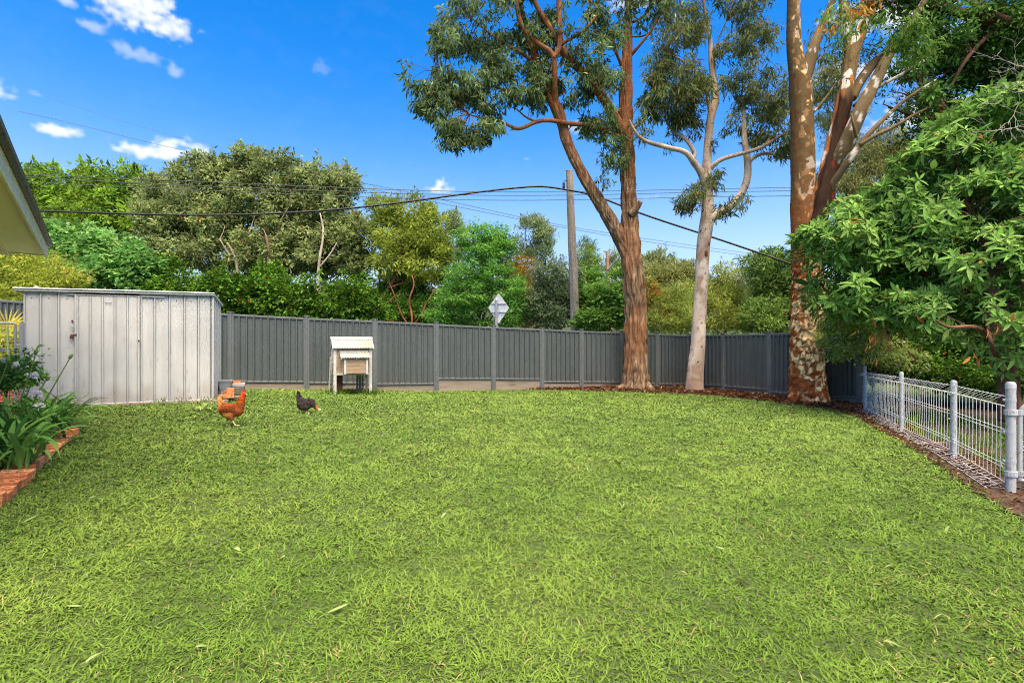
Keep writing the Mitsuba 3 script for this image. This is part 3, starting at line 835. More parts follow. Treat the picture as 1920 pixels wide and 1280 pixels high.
for nm, ys in (('topmost', (316, 327, 339, 352, 360, 356, 352, 350)), ('middle', (322, 333, 347, 359, 366.5, 362, 358, 356)), ('lowest', (329, 341, 355, 368, 375.5, 371, 367.5, 366))):
    cable('power_line', f'{nm} of the three thin horizontal power lines before the left trees', [(x, y, d) for x, y, d in zip((-70, 70, 330, 640, 960, 1250, 1480, 1760), ys, (22, 22, 22, 22, 22.5, 23.5, 25, 27))], .015, 'power_cable', 'horizontal power lines')
cable('service_cable', 'thick black cable sagging from the left across to the timber pole and down right', [(-40, 393, 17), (90, 396, 17.4), (330, 403, 18), (520, 400, 18.5), (700, 386, 19.1), (900, 360, 19.8), (985, 351, 20), (1022, 350, 20.0), (1062, 356, 20.0), (1105, 364, 20), (1170, 388, 19.6), (1300, 433, 19.2), (1475, 492, 18.6), (1600, 535, 18)], .036, 'black_cable')
cable('overhead_wire', 'fine overhead wire crossing the sky above the left clouds', [(35, 209, 30), (150, 235, 31), (270, 265, 32), (385, 291, 33), (520, 322, 34)], .013, 'power_cable')
cable('overhead_wire', 'faintest fine overhead wire, uppermost in the left sky', [(90, 183, 34), (200, 218, 35), (300, 248, 36), (420, 280, 37)], .008, 'power_cable')
cable('far_wire', 'upper of two faint wires descending right behind the timber pole', [(640, 335, 33), (800, 368, 35), (1000, 412, 38), (1180, 443, 42), (1420, 477, 48)], .018, 'power_cable', 'faint descending wires')
cable('far_wire', 'lower of two faint wires descending right behind the timber pole', [(650, 346, 33), (820, 380, 35), (1000, 416, 38), (1180, 448, 42), (1420, 482, 48)], .018, 'power_cable', 'faint descending wires')

# ------------------------------------------------------------------ the house's eave at the left
house = thing('house', 'cream eave, soffit and gutter of a house at the left edge', 'house')
ZS = 2.55
E0 = P(90, 478, (ZS - EYE) * F / (HZ - 478))
E1 = P(0, 304, (ZS - EYE) * F / (HZ - 304))
eu = E1[:2] - E0[:2]
EL = np.linalg.norm(eu)
eu /= EL
inn = np.array([eu[1], -eu[0]])
if inn[0] > 0: inn = -inn
LEN = EL + 1.3


def eave(x0, x1, y0, y1, z0, z1, m, name, bev=.004, parent=house):
    """x along the eave from its far corner towards the camera, y inwards under the roof."""
    b = box((x1 - x0, y1 - y0, z1 - z0), ((x0 + x1) / 2, (y0 + y1) / 2, (z0 + z1) / 2), bev)
    v = np.array(b.vertices)
    w = np.c_[E0[:2] + v[:, :1] * eu + v[:, 1:2] * inn, v[:, 2]]
    f = b.faces if eu[0] * inn[1] - eu[1] * inn[0] > 0 else b.faces[:, ::-1]
    return obj(name, (w, f), m, parent)


for i in range(4):
    eave(.03 + i * 1.9, min(.03 + (i + 1) * 1.9 - .004, LEN), .03, 2.6, ZS, ZS + .012, 'soffit', 'soffit_sheet', 0)
eave(-.01, LEN, 0, .028, ZS - .05, ZS + .166, 'cream_paint', 'fascia')
eave(-.025, -.002, .005, 2.6, ZS - .012, ZS + .10, 'cream_paint', 'end_trim')
eave(-.03, LEN, -.055, -.002, ZS + .118, ZS + .168, 'gutter_dark', 'gutter')
eave(-.02, LEN, .39, .47, ZS - .045, ZS - .002, 'cream_paint', 'batten')
v = np.array([[-.04, -.05, ZS + .17], [LEN, -.05, ZS + .17], [LEN, 3.0, ZS + 1.5], [-.04, 3.0, ZS + 1.5]])
v = np.vstack([v, v - [0, 0, .05]])
w = np.c_[E0[:2] + v[:, :1] * eu + v[:, 1:2] * inn, v[:, 2]]
obj('roof', (w, np.array([(0, 1, 2), (0, 2, 3), (4, 6, 5), (4, 7, 6), (0, 4, 5), (0, 5, 1), (1, 5, 6), (1, 6, 2), (2, 6, 7), (2, 7, 3), (3, 7, 4), (3, 4, 0)])), 'roof_tile', house)
eave(.35, LEN, 1.25, 1.45, -.1, ZS - .004, 'house_brick', 'wall', 0)

# ------------------------------------------------------------------ the white wire fence at the right and its gate
wf = thing('wire_fence', 'low white rolled wire mesh fence with round posts along the right of the lawn', 'fence')
wu = (W1 - W4) / np.linalg.norm(W1 - W4)
wn = np.array([-wu[1], wu[0]])        # towards the lawn


def on_white(px):
    k = (px - CX) / F
    t = (k * W4[1] - W4[0]) / (wu[0] - k * wu[1])
    return W4 + wu * t


WP = [(1895, 716, 925, .036), (1788, 713, 857, .031), (1690, 697, 809, .030), (1622, 686, 771, .030)]
wp = [on_white(p[0]) for p in WP]
for (px, ty, by, r), q in zip(WP, wp):
    d = q[1]
    zt, zb = EYE - (ty - HZ) / F * d, EYE - (by - HZ) / F * d
    k = obj('post', tube(np.array([[*q, zb - .15], [*q, zt - .03]]), r, 16)[:2], 'fence_white', wf, smooth=40)
    m = trimesh.creation.revolve(np.array([(0, .034), (r * .75, .03), (r * 1.05, .012), (r * 1.07, -.03), (r * .98, -.03)]), sections=16)
    obj('cap', moved(m, frame([*q, zt - .03], (1, 0))), 'fence_white', k, smooth=40)
    for dz in (-.16, -.44, -.70):
        if zt + dz - .1 > zb:
            obj('clip', cat([tube(np.array([[*q, zt + dz - .013], [*q, zt + dz + .013]]), r * 1.05, 14)[:2], box((.02, .02, .02), (q[0] + wn[0] * r * 1.25, q[1] + wn[1] * r * 1.25, zt + dz), .004)]), 'galv' if px == 1622 else 'fence_white', k)
TOPL = {1895: 744, 1788: 722, 1690: 707, 1622: 697}
for (pa, qa, pb, qb, n) in ((WP[0], wp[0], WP[1], wp[1], 14), (WP[1], wp[1], WP[2], wp[2], 22), (WP[2], wp[2], WP[3], wp[3], 27)):
    k = lab(key_of('mesh_panel', wf), 'white wire panel with triangular rolled top and bottom')
    za, zb2 = EYE - (TOPL[pa[0]] - HZ) / F * qa[1], EYE - (TOPL[pb[0]] - HZ) / F * qb[1]
    ga, gb = EYE - (pa[2] - HZ) / F * qa[1] - .01, EYE - (pb[2] - HZ) / F * qb[1] - .01
    L = np.linalg.norm(qb - qa)
    u0, u1 = .05, L - .045

    def at(s, off, zrel_top=None, zrel_bot=None):
        q = qa + wu * s + wn * off
        t = s / L
        z = za + (zb2 - za) * t + zrel_top if zrel_top is not None else ga + (gb - ga) * t + zrel_bot
        return np.array([q[0], q[1], z])
    R1 = .0031 if n < 25 else .0035
    for i in range(n):
        s = u0 + (u1 - u0) * (i + .4) / n
        ds = (u1 - u0) / n
        jit = .004 * math.sin(i * 2.3)
        path = [at(s, .018, None, .030), at(s, .15, None, .036), at(s, .012, None, .085), at(s + jit * .5, .004, None, .40), at(s + jit, .004, -.35), at(s, .004, -.088), at(s + ds * .9, .095, -.062), at(s + ds * .45, .018, -.002)]
        obj('wire', tube(np.array(path), R1, 5)[:2], 'wire_white', k)
    for nm, off, zt, zb in (('rail', .004, -.002, None), ('rail', .10, -.065, None), ('rail', .010, -.092, None), ('rail', .010, -.300, None), ('rail', .010, -.335, None),
                            ('rail', .010, -.615, None), ('rail', .010, -.650, None), ('rail', .012, None, .090), ('rail', .155, None, .036), ('rail', .012, None, .028)):
        obj(nm, rod(at(u0 - .03, off, zt, zb), at(u1 + .03, off, zt, zb), R1 * 1.1, 5), 'wire_white', k)

# the gate beyond the last post: bent tube frame, wires, chicken wire tied on
gate = thing('yard_gate', 'white tubular yard gate with curved top and wire mesh at the right edge', 'gate')
gu = np.array([.86, -.51])
g0 = wp[0] + np.array([.082, .0])
zt, zb = EYE - (752 - HZ) / F * 4.45, EYE - (905 - HZ) / F * 4.45
GW = .95


def ga_(s, z):
    return [*(g0 + gu * s), z]


loop = [ga_(0, zb)] + [ga_(0, zb + (zt - .14 - zb) * t) for t in (.3, .6, 1)] + [ga_(.14 - .14 * math.cos(a), zt - .14 + .14 * math.sin(a)) for a in np.linspace(.3, PI / 2, 6)] + [ga_(s, zt) for s in (.3, .5, .65)] + \
       [ga_(GW - .14 + .14 * math.sin(a), zt - .14 + .14 * math.cos(a)) for a in np.linspace(0.2, PI / 2, 6)] + [ga_(GW, zb + (zt - .14 - zb) * t) for t in (.6, .3)] + [ga_(GW, zb)]
obj('frame', tube(np.array(loop), .0185, 10)[:2], 'fence_white', gate, smooth=True)
obj('bottom_rail', rod(ga_(0, zb), ga_(GW, zb), .016, 10), 'fence_white', gate, smooth=True)
for i in range(11):
    s = GW * (i + 1) / 12
    dz = 0 if .14 < s < GW - .14 else -.04
    obj('wire', rod(ga_(s, zb), ga_(s, zt + dz - .01), .0028, 5), 'wire_white', gate)
for z in (.62, .585, .30, .27):
    obj('rail', rod(ga_(0, zb + z), ga_(GW, zb + z), .003, 5), 'wire_white', gate)
w = []
for i in range(36):
    w.append(rod(ga_(-.03 + i * .0275, zb - .09), ga_(-.03 + i * .0275, zb + .50), .0011, 3))
for i in range(22):
    w.append(rod(ga_(-.03, zb - .09 + i * .0275), ga_(GW, zb - .09 + i * .0275), .0011, 3))
off = np.array([wn[0] * .022, wn[1] * .022, 0])
obj('netting', (lambda m: (m[0] + off, m[1]))(cat(w)), 'galv', gate, kind='stuff')
q = g0
for z in (zb + .60, zb + .06):
    obj('hinge', cat([tube(np.array([[*wp[0], z - .022], [*wp[0], z + .022]]), .048, 14)[:2], tube(np.array([[*q, z - .022], [*q, z + .022]]), .025, 12)[:2], box((.11, .016, .03), ((wp[0][0] + q[0]) / 2, (wp[0][1] + q[1]) / 2, z), .003)]), 'fence_white', gate)

# grey wire gate at the left, between house and shed
lg = thing('side_gate', 'grey wire mesh side gate between the house and the shed', 'gate')
ga, gb = P(36, 606, 7.9), P(-60, 606, 7.5)
gu2 = (gb - ga)[:2] / np.linalg.norm((gb - ga)[:2])
zg0 = .3


def gl(s, z):
    return [ga[0] + gu2[0] * s, ga[1] + gu2[1] * s, z]


obj('post', tube(np.array([gl(-.03, .1), gl(-.03, ga[2] + .01)]), .032, 12)[:2], 'galv', lg, smooth=40)
obj('frame', tube(np.array([gl(.04, zg0), gl(.04, ga[2] - .03), gl(.06, ga[2]), gl(.85, ga[2])]), .017, 8)[:2], 'galv', lg, smooth=40)
obj('hinge', moved(box((.09, .03, .04), (0, 0, 0), .004), frame([*gl(0, 0)[:2], 1.24], gu2)), 'galv', lg)
obj('bottom_rail', rod(gl(.04, zg0), gl(.85, zg0), .015, 8), 'galv', lg)
w = [rod(gl(.05 + i * .033, zg0), gl(.05 + i * .033, ga[2]), .0022, 4) for i in range(25)] + [rod(gl(.04, zg0 + i * .05), gl(.85, zg0 + i * .05), .0022, 4) for i in range(int((ga[2] - zg0) / .05))]
obj('netting', cat(w), 'galv', lg, kind='stuff')
q = P(12, 765, 8.6)
rp = thing('red_panel', 'small red painted slatted panel low behind the side gate', 'panel')
scene.setdefault('red_paint', flat((.40, .045, .025), .7))
for i in range(7):
    obj('slat', moved(box((.075, .02, .62), (-.35 + i * .09, 0, .31), .004), frame([q[0], q[1], .1], (.95, .3))), 'red_paint', rp)

# ------------------------------------------------------------------ brick edging and the plants of the bed
edging = thing('brick_edging', 'row of orange holed bricks edging the left garden bed', 'brick edging')
b0, b1 = np.array([-5.50, 6.50]), np.array([-3.55, 3.36])
bu = (b1 - b0) / np.linalg.norm(b1 - b0)
bL = np.linalg.norm(b1 - b0)
r = rng_of(5)
brick_variants = [mikit.ply(brick_mesh(.23, .108, .105), f'brick_{c}') for c in 'abc']
nb = int(bL / .128)
for i in range(nb):
    c = b0 + bu * (.06 + i * .128)
    nrm = np.array([bu[1], -bu[0]])
    if nrm[0] > 0: nrm = -nrm
    c = c + nrm * (.115 + r.normal(0, .014))
    z = float(gz(*c)) + .024 + r.normal(0, .014)
    ang = math.degrees(math.atan2(nrm[1], nrm[0])) + r.normal(0, 4.0)
    obj('brick', brick_variants[int(r.integers(0, 3))], None, edging, to_world=T().translate([c[0], c[1], z]).rotate([0, 0, 1], ang).rotate([0, 1, 0], r.normal(0, 4)))

SU_LEAF = None


def strap(base, az, L, W, lift, droop, n=9, twist=0.0):
    """An arching strap leaf with a shallow V section."""
    t = np.linspace(0, 1, n)
    e = lift - droop * t ** 1.4
    ds = L / (n - 1)
    h = np.r_[0, np.cumsum(np.cos(e[:-1]) * ds)]
    z = np.r_[0, np.cumsum(np.sin(e[:-1]) * ds)]
    d = np.array([math.cos(az), math.sin(az), 0])
    s = np.array([-math.sin(az), math.cos(az), 0])
    c = np.array(base) + h[:, None] * d + z[:, None] * np.array([0, 0, 1])
    w = W / 2 * np.clip(np.minimum(1.0, .55 + 1.6 * t) * np.minimum(1, (1 - t) * 3.2 + .02), .02, 1)
    up = np.stack([-np.sin(e)[:, None] * d, np.cos(e)[:, None] * np.array([[0, 0, 1]])]).sum(0)
    tw = twist * t[:, None]
    sd = s * np.cos(tw) + up * np.sin(tw)
    v = np.stack([c - sd * w[:, None] + up * w[:, None] * .35, c, c + sd * w[:, None] + up * w[:, None] * .35], 1).reshape(-1, 3)
    f = []
    for i in range(n - 1):
        a = i * 3
        f += [(a, a + 1, a + 4), (a, a + 4, a + 3), (a + 1, a + 2, a + 5), (a + 1, a + 5, a + 4)]
    return v, np.array(f)


def agapanthus(label, px, py, d, nleaf, L, seed, spread=.12):
    r = rng_of(seed)
    k = thing('agapanthus', label, 'plant', 'strap leaved plants in the left bed')
    c = P(px, py, d)
    g = float(gz(c[0], c[1])) + .05
    for i in range(nleaf):
        az = r.uniform(0, 2 * PI)
        b = np.array([c[0] + spread * r.normal(), c[1] + spread * r.normal(), g])
        l = L * r.uniform(.7, 1.15)
        ply_ = strap(b, az, l, r.uniform(.030, .046), r.uniform(.75, 1.45), r.uniform(1.1, 2.1), 9, r.normal(0, .5))
        obj('leaf', ply_, f'strap_{"aabc"[int(r.integers(0, 4))]}', k, smooth=True)
    return k, c, g


a1 = agapanthus('farthest clump of dark strap leaves, spilling over the far end of the edging', 98, 768, 6.6, 70, .66, 41, .11)
a2 = agapanthus('clump of strap leaves in the middle of the left bed', 66, 798, 5.7, 76, .70, 42, .13)
a3 = agapanthus('clump of strap leaves at the left edge of the picture, nearest the camera', 18, 850, 4.8, 76, .70, 43, .12)
a4 = agapanthus('clump of strap leaves behind the others below the white rose', 15, 775, 6.4, 36, .60, 44, .12)


def flower(label, pts, d, kind, parent_seed):
    """A flower stalk through photo points with a bud or an umbel of florets at its tip."""
    k = thing('flower_stalk', label, 'flower')
    p = spline([P(x, y, d) for x, y in pts], .06)
    obj('stem', tube(p, np.linspace(.0085, .0055, len(p)), 6)[:2], 'stem_green', k, smooth=True)
    tip, up = p[-1], (p[-1] - p[-2]) / np.linalg.norm(p[-1] - p[-2])
    r = rng_of(parent_seed)
    if kind == 'bud':
        m = trimesh.creation.revolve(np.array([(0, -.012), (.012, -.006), (.020, .014), (.017, .034), (.006, .056), (0, .064)]), sections=10)
        a = np.cross([0, 0, 1], up)
        M = trimesh.geometry.align_vectors([0, 0, 1], up)
        M[:3, 3] = tip
        obj('bud', moved(m, M), 'bud_green', k, smooth=40)
        return
    for i in range(16):
        v = r.normal(0, 1, 3)
        v = v / np.linalg.norm(v) + up * .8
        v /= np.linalg.norm(v)
        l = r.uniform(.024, .042)
        ms = []
        tipf = tip + v * l
        s = np.cross(v, [.3, .2, .9])
        s /= np.linalg.norm(s)
        q = np.cross(v, s)
        for j in range(5):
            a = j * 2 * PI / 5
            e = v * .6 + (s * math.cos(a) + q * math.sin(a)) * .7
            sd = np.cross(e, v) 
            sd /= np.linalg.norm(sd)
            ms.append((np.array([tipf - v * .018, tipf + e * .016 - sd * .006, tipf + e * .016 + sd * .006, tipf + e * .032]), np.array([(0, 1, 2), (1, 3, 2)])))
        ms.append(rod(tip, tipf - v * .015, .0018, 4))
        obj('floret', cat(ms), 'petal_white' if kind == 'white' or (kind == 'purple' and i % 5 == 4) else 'petal_purple', k)


flower('tall flower stalk with a fat closed green bud, the highest of the bed', [(10, 835), (40, 745), (62, 680), (67, 662)], 5.6, 'bud', 51)
flower('flower stalk leaning far right to a small round bud before the shed', [(70, 775), (100, 725), (131, 671)], 6.3, 'bud', 52)
flower('flower stalk with a short bud leaning right below the leaning stalk', [(55, 780), (72, 735), (88, 712)], 6.2, 'bud', 53)
flower('flower stalk with a small purple umbel, the upper of two', [(20, 830), (45, 755), (64, 706)], 5.7, 'purple', 54)
flower('flower stalk with a purple and white umbel, the lower of two', [(15, 840), (48, 785), (69, 740)], 5.5, 'purple', 55)
flower('flower stalk with a white open umbel low over the leaves', [(60, 790), (68, 775), (73, 764)], 5.4, 'white', 56)
flower('bare flower stalk cut by the left edge of the picture', [(-20, 770), (0, 718), (14, 678)], 5.2, 'bud', 57)

# ------------------------------------------------------------------ foliage tools
def unit(v):
    return v / (np.linalg.norm(v, axis=-1, keepdims=True) + 1e-12)


def leaf_cards(pos, axis, nrm, L, W, col, r):
    """One small folded leaf (two triangles) at each position."""
    axis = unit(axis)
    s = unit(np.cross(axis, nrm))
    n = np.cross(s, axis)
    L, W = np.broadcast_to(L, len(pos))[:, None], np.broadcast_to(W, len(pos))[:, None]
    m = pos + axis * L * .42
    fold = n * W * .22
    v = np.stack([pos, m - s * W / 2 + fold, m + s * W / 2 + fold, pos + axis * L - n * L * .08], 1).reshape(-1, 3)
    f = (np.array([(0, 1, 3), (0, 3, 2)])[None] + (np.arange(len(pos)) * 4)[:, None, None]).reshape(-1, 3)
    return v, f, np.repeat(np.clip(col, .004, .9), 4, 0)


def join(parts):
    v, f = cat([(p[0], p[1]) for p in parts])
    return v, f, np.vstack([p[2] for p in parts])


def blob_centres(blobs, n, r, shell=.45, gap=.0, gapscale=1.2, seed=0):
    """Clump centres spread through ellipsoids (centre, radii), denser near their skins, with noise gaps."""
    C, Rr = np.array([b[0] for b in blobs]), np.array([b[1] for b in blobs])
    w = np.prod(Rr, 1) ** (2 / 3.0)
    i = r.choice(len(blobs), int(n * 2.4), p=w / w.sum())
    d = unit(r.normal(0, 1, (len(i), 3)))
    rad = (shell + (1 - shell) * r.random(len(i)) ** .6)[:, None]
    p = C[i] + d * rad * Rr[i]
    g = meshkit.fbm(p * gapscale, 3, seed)
    k = g > gap
    return p[k][:n], d[k][:n], i[k][:n]


def foliage(blobs, clumps, per, clump_r, L, W, cols, seed, style='up', gap=.38, shell=.45, flat_=.65, gapscale=1.1, jitter=.30, new=.0, sprig=.0):
    """A crown of leaf clumps: cols = (dark, light) colours of the leaves, which vary from clump to clump and leaf to leaf."""
    r = rng_of(seed)
    p, d, _ = blob_centres(blobs, clumps, r, shell, gap, gapscale, seed)
    n = len(p)
    cr = clump_r * r.lognormal(0, .28, n)
    q = np.repeat(p, per, 0)
    dd = np.repeat(d, per, 0)
    o = r.normal(0, 1, (n * per, 3))
    o = o / (np.linalg.norm(o, axis=1, keepdims=True)) * (r.random((n * per, 1)) ** .42)
    pos = q + o * np.repeat(cr, per)[:, None] * np.array([1, 1, flat_])
    if sprig:        # leafy shoots standing out of the upper clumps
        up = np.repeat((d[:, 2] > .25) & (r.random(n) < .5), per) & (r.random(n * per) < .55)
        lean = np.repeat(unit(d * .6 + np.array([0, 0, 1.0]) + r.normal(0, .25, (n, 3))), per, 0)
        t_ = r.random((n * per, 1)) * np.repeat(sprig * r.uniform(.5, 1.5, n), per)[:, None]
        pos = np.where(up[:, None], q + lean * (t_ + .1) + o * .12 * (1.2 - t_ / (sprig * 1.6))[:, :1], pos)
    tone = np.clip(np.repeat(r.random(n), per) * .62 + .45 * meshkit.fbm(pos * .8, 2, seed + 1) + r.normal(0, jitter * .4, n * per), 0, 1)[:, None]
    col = np.array(cols[0]) * (1 - tone) + np.array(cols[1]) * tone
    col = col * r.lognormal(0, jitter * .5, (n * per, 1)) * np.repeat(r.lognormal(0, .22, n), per)[:, None]
    col = np.minimum(col * 1.5, .62)
    if len(cols) > 2:
        k = r.random(n * per) < new
        col[k] = np.array(cols[2]) * r.uniform(.6, 1.2, (int(k.sum()), 1))
    if style == 'droop':
        ax = r.normal(0, .55, (n * per, 3)) + np.array([0, 0, -1.0]) + o * np.array([.6, .6, 0])
        nr = r.normal(0, 1, (n * per, 3))
    elif style == 'needle':
        ax = r.normal(0, .45, (n * per, 3)) + o * .5 + np.array([0, 0, .6])
        nr = r.normal(0, 1, (n * per, 3))
    elif style == 'layer':
        ax = o * np.array([1.2, 1.2, .3]) + dd * .4 + r.normal(0, .3, (n * per, 3)) + np.array([0, 0, -.15])
        nr = np.array([0, 0, 1.0]) + r.normal(0, .28, (n * per, 3))
    else:
        ax = o + dd * .5 + r.normal(0, .5, (n * per, 3)) + np.array([0, 0, -.1])
        nr = np.array([0, 0, .8]) + dd * .5 + r.normal(0, .5, (n * per, 3))
    l = L * r.lognormal(0, .25, n * per)
    return leaf_cards(pos, ax, nr, l, W * l / L * r.uniform(.8, 1.2, n * per), col, r), p


def limb_mesh(pts, step, sides, disp=None, cfn=None):
    """A tapering limb through (x, y, z, r) points; returns (v, f, colour, points, radii)."""
    q = spline(pts, step)
    rr = np.maximum(q[:, 3], .004)
    v, f, th, s = tube(q[:, :3], rr, sides, True, disp)
    col = cfn(v, th, s) if cfn else None
    return v, f, col, q[:, :3], rr


def px_limb(rows, d):
    """Photo rows (px, py, half width in px[, distance]) as (x, y, z, r)."""
    out = []
    for row in rows:
        dd = row[3] if len(row) > 3 else d
        out.append(np.r_[P(row[0], row[1], dd), row[2] / F * dd])
    return np.array(out)


def twig_mesh(p_from, r_from, targets, seed, r0=.012, frac=.6, sides=3, sag=.12, maxd=9.0):
    """Thin twigs from the nearest limb point to the clump centres."""
    r = rng_of(seed)
    t = targets[r.random(len(targets)) < frac]
    tree = cKDTree(p_from)
    dist, i = tree.query(t)
    t, i, dist = t[dist < maxd], i[dist < maxd], dist[dist < maxd]
    parts = []
    s = np.linspace(0, 1, 5)[:, None]
    for a, b, k, dd in zip(p_from[i], t, r_from[i], dist):
        bow = r.normal(0, .12, 3) * dd
        bow[2] += sag * dd
        c = a * (1 - s) + b * s + bow * (4 * s * (1 - s))
        parts.append(tube(c, np.linspace(min(k * .8, r0 + .004 * dd), .003, 5), sides, False)[:2])
    return cat(parts)


def tint(v, a, b, scale=(3, 3, 1), seed=1, c=None, cut=(.6, .7)):
    n = np.clip((meshkit.fbm(v * np.array(scale), 4, seed) - .3) / .4, 0, 1)[:, None]
    col = np.array(a) * (1 - n) + np.array(b) * n
    if c is not None:
        m = np.clip((meshkit.fbm(v * np.array(scale) * 1.7, 3, seed + 7) - cut[0]) / (cut[1] - cut[0]), 0, 1)[:, None]
        col = col * (1 - m) + np.array(c) * m
    return col


def smooth_normals(v, f):
    return {'smooth': True}


# ------------------------------------------------------------------ gum tree with furrowed bark
def furrow(depth, lanes, rate, seed):
    def fn(TH, S, R, p):
        k = lanes / (2 * PI)
        wob = 1.6 * (meshkit.fbm(np.stack([np.cos(TH) * 1.2, np.sin(TH) * 1.2, S * .9], -1), 2, seed + 3) - .5)
        a = np.stack([np.cos(TH + wob * .25) * k, np.sin(TH + wob * .25) * k, S * rate], -1)
        n1 = np.abs(meshkit.noise(a, seed) - .5) * 2
        n2 = np.abs(meshkit.noise(a * np.array([1.9, 1.9, 2.3]), seed + 1) - .5) * 2
        n3 = meshkit.fbm(a * 3.5, 2, seed + 2)
        h = np.minimum(n1 * 1.5, 1) * .65 + np.minimum(n2 * 1.4, 1) * .25 + n3 * .18
        return (h - .75) * depth * np.clip(R / .3, .25, 1.1)
    return fn


def flare(z0, amount, lobes, seed):
    def fn(TH, S, R, p):
        h = np.exp(-np.clip(p[:, 2] - z0, 0, 9) / .28)[:, None]
        return R * amount * h * (.5 + .5 * np.sin(TH * lobes + seed) + .5 * np.sin(TH * (lobes - 2) + seed * 2.0))
    return fn


def both(*fns):
    return lambda TH, S, R, p: sum(f(TH, S, R, p) for f in fns)


def gum_bark_col(v, th, s):
    """Weathered grey ridges over browner inner bark, orange where it is fresh higher up."""
    w = v * np.array([17, 17, 1.5])
    n = np.abs(meshkit.noise(w, 61) - .5) * 2 * .6 + np.abs(meshkit.noise(w * np.array([2.1, 2.1, 2.4]), 62) - .5) * 2 * .4
    t = np.clip((n - .12) / .5, 0, 1)[:, None]
    c = srgb(84, 62, 46) * (1 - t) + srgb(162, 138, 110) * t
    m = np.clip((meshkit.fbm(v * np.array([3, 3, .7]), 3, 63) - .56) / .12, 0, 1)[:, None] * .5
    c = c * (1 - m) + srgb(140, 92, 58) * m
    up = np.clip((v[:, 2] - 5.2) / 3.0, 0, 1)[:, None]
    o = tint(v, srgb(112, 62, 32), srgb(160, 98, 56), (5, 5, 1.0), 64)
    return (c * (1 - up * .7) + o * up * .7) * .9


D1 = 15.6
g1 = thing('gum_tree', 'tall gum tree with furrowed brown bark, forking low into two leaders', 'tree')
z1 = float(gz(P(1190, 700, D1)[0], D1))
main = px_limb([(1188, 742, 29), (1190, 724, 27), (1191, 700, 24), (1192, 650, 22), (1192, 600, 21), (1190, 550, 20.5), (1186, 510, 20.5), (1182, 475, 20.5), (1180, 445, 19), (1180, 410, 16.5), (1179, 370, 15), (1177, 320, 14.5), (1174, 250, 14), (1173, 190, 13), (1175, 130, 11), (1177, 70, 8.5), (1178, 0, 6.5), (1183, -120, 4), (1190, -260, 2)], D1)
lead = px_limb([(1178, 482, 13, 15.6), (1166, 452, 14, 15.55), (1150, 422, 13.2, 15.5), (1128, 385, 12, 15.45), (1100, 340, 10.8, 15.4), (1078, 300, 10.5, 15.3), (1062, 262, 10.5, 15.2), (1050, 220, 11, 15.1), (1035, 185, 12, 15.0), (1020, 150, 9.5, 14.9), (1005, 110, 8, 14.8), (990, 65, 7, 14.7), (972, 10, 6, 14.6), (950, -60, 4, 14.5), (925, -160, 2, 14.4)], D1)
subs = [[(1172, 262, 10), (1155, 225, 9.5, 15.3), (1132, 185, 9, 15.1), (1108, 152, 8.5, 14.9), (1082, 125, 8, 14.8), (1060, 103, 7.5, 14.7), (1046, 78, 6.5, 14.6), (1030, 50, 5.5, 14.5), (1008, 15, 4.5, 14.4), (985, -40, 3, 14.3)],
        [(1040, 196, 7, 15.0), (1040, 160, 5.5, 14.7), (1040, 128, 5, 14.5), (1036, 104, 5, 14.4), (1012, 84, 4.6, 14.3), (990, 66, 4.4, 14.2), (975, 40, 4.2, 14.1), (968, 0, 4, 14), (962, -60, 3, 13.9)],
        [(1037, 110, 4.5, 14.4), (1048, 92, 5, 14.4), (1050, 60, 5, 14.4), (1048, 0, 5, 14.4), (1050, -90, 3, 14.3)],
        [(1049, 86, 3.5, 14.4), (1068, 74, 3, 14.3), (1092, 60, 2.6, 14.2), (1118, 30, 2, 14.1)],
        [(1162, 262, 5.5), (1140, 246, 5, 15.3), (1110, 236, 4.5, 15.2), (1070, 232, 4.2, 15.0), (1030, 226, 3.8, 14.8), (1000, 231, 3.6, 14.6), (968, 241, 3.4, 14.5), (946, 231, 2.8, 14.4), (915, 224, 2, 14.2), (880, 215, 1.2, 14.0)],
        [(1010, 229, 2, 14.6), (985, 219, 1.8, 14.6), (968, 205, 1.2, 14.5), (955, 200, .8, 14.4)],
        [(1183, 104, 3.4), (1200, 84, 2.8, 15.4), (1222, 55, 2.5, 15.3), (1240, 22, 2.2, 15.2), (1254, -12, 1.8, 15.1)],
        [(1180, 43, 2.8), (1200, 36, 2.2, 15.4), (1218, 18, 1.8, 15.3), (1230, -10, 1.4)],
        [(1184, 69, 1.6), (1205, 68, 1.4), (1222, 58, 1)],
        [(1168, 130, 3.5), (1158, 105, 3, 15.4), (1140, 60, 2.4, 15.2), (1120, 10, 2, 15)],
        [(1012, 130, 4, 14.9), (985, 105, 3.4, 14.7), (950, 85, 2.6, 14.5), (915, 60, 2, 14.3), (885, 35, 1.4, 14.1)],
        [(1002, 165, 3.2, 14.9), (960, 170, 2.5, 14.6), (915, 160, 2, 14.3), (870, 150, 1.6, 14.1), (820, 140, 1, 13.9)],
        [(1120, 235, 1.6, 15.2), (1135, 265, 1.3), (1145, 300, 1), (1128, 330, .7)],
        [(1172, 250, 4), (1196, 236, 2.2, 15.4), (1225, 205, 1.8, 15.2), (1240, 180, 1.2, 15.1)]]
bp, br = [], []
m1 = limb_mesh(main, .032, 104, both(furrow(.10, 26, 1.5, 71), flare(z1, .10, 5, 1.0)), gum_bark_col)
k = obj('trunk', (m1[0], m1[1]), 'bark', g1, smooth=True, color=m1[2])
bp.append(m1[3]); br.append(m1[4])
m = limb_mesh(lead, .028, 60, furrow(.075, 18, 1.5, 72), gum_bark_col)
obj('branch', (m[0], m[1]), 'bark', g1, smooth=True, color=m[2])
bp.append(m[3]); br.append(m[4])
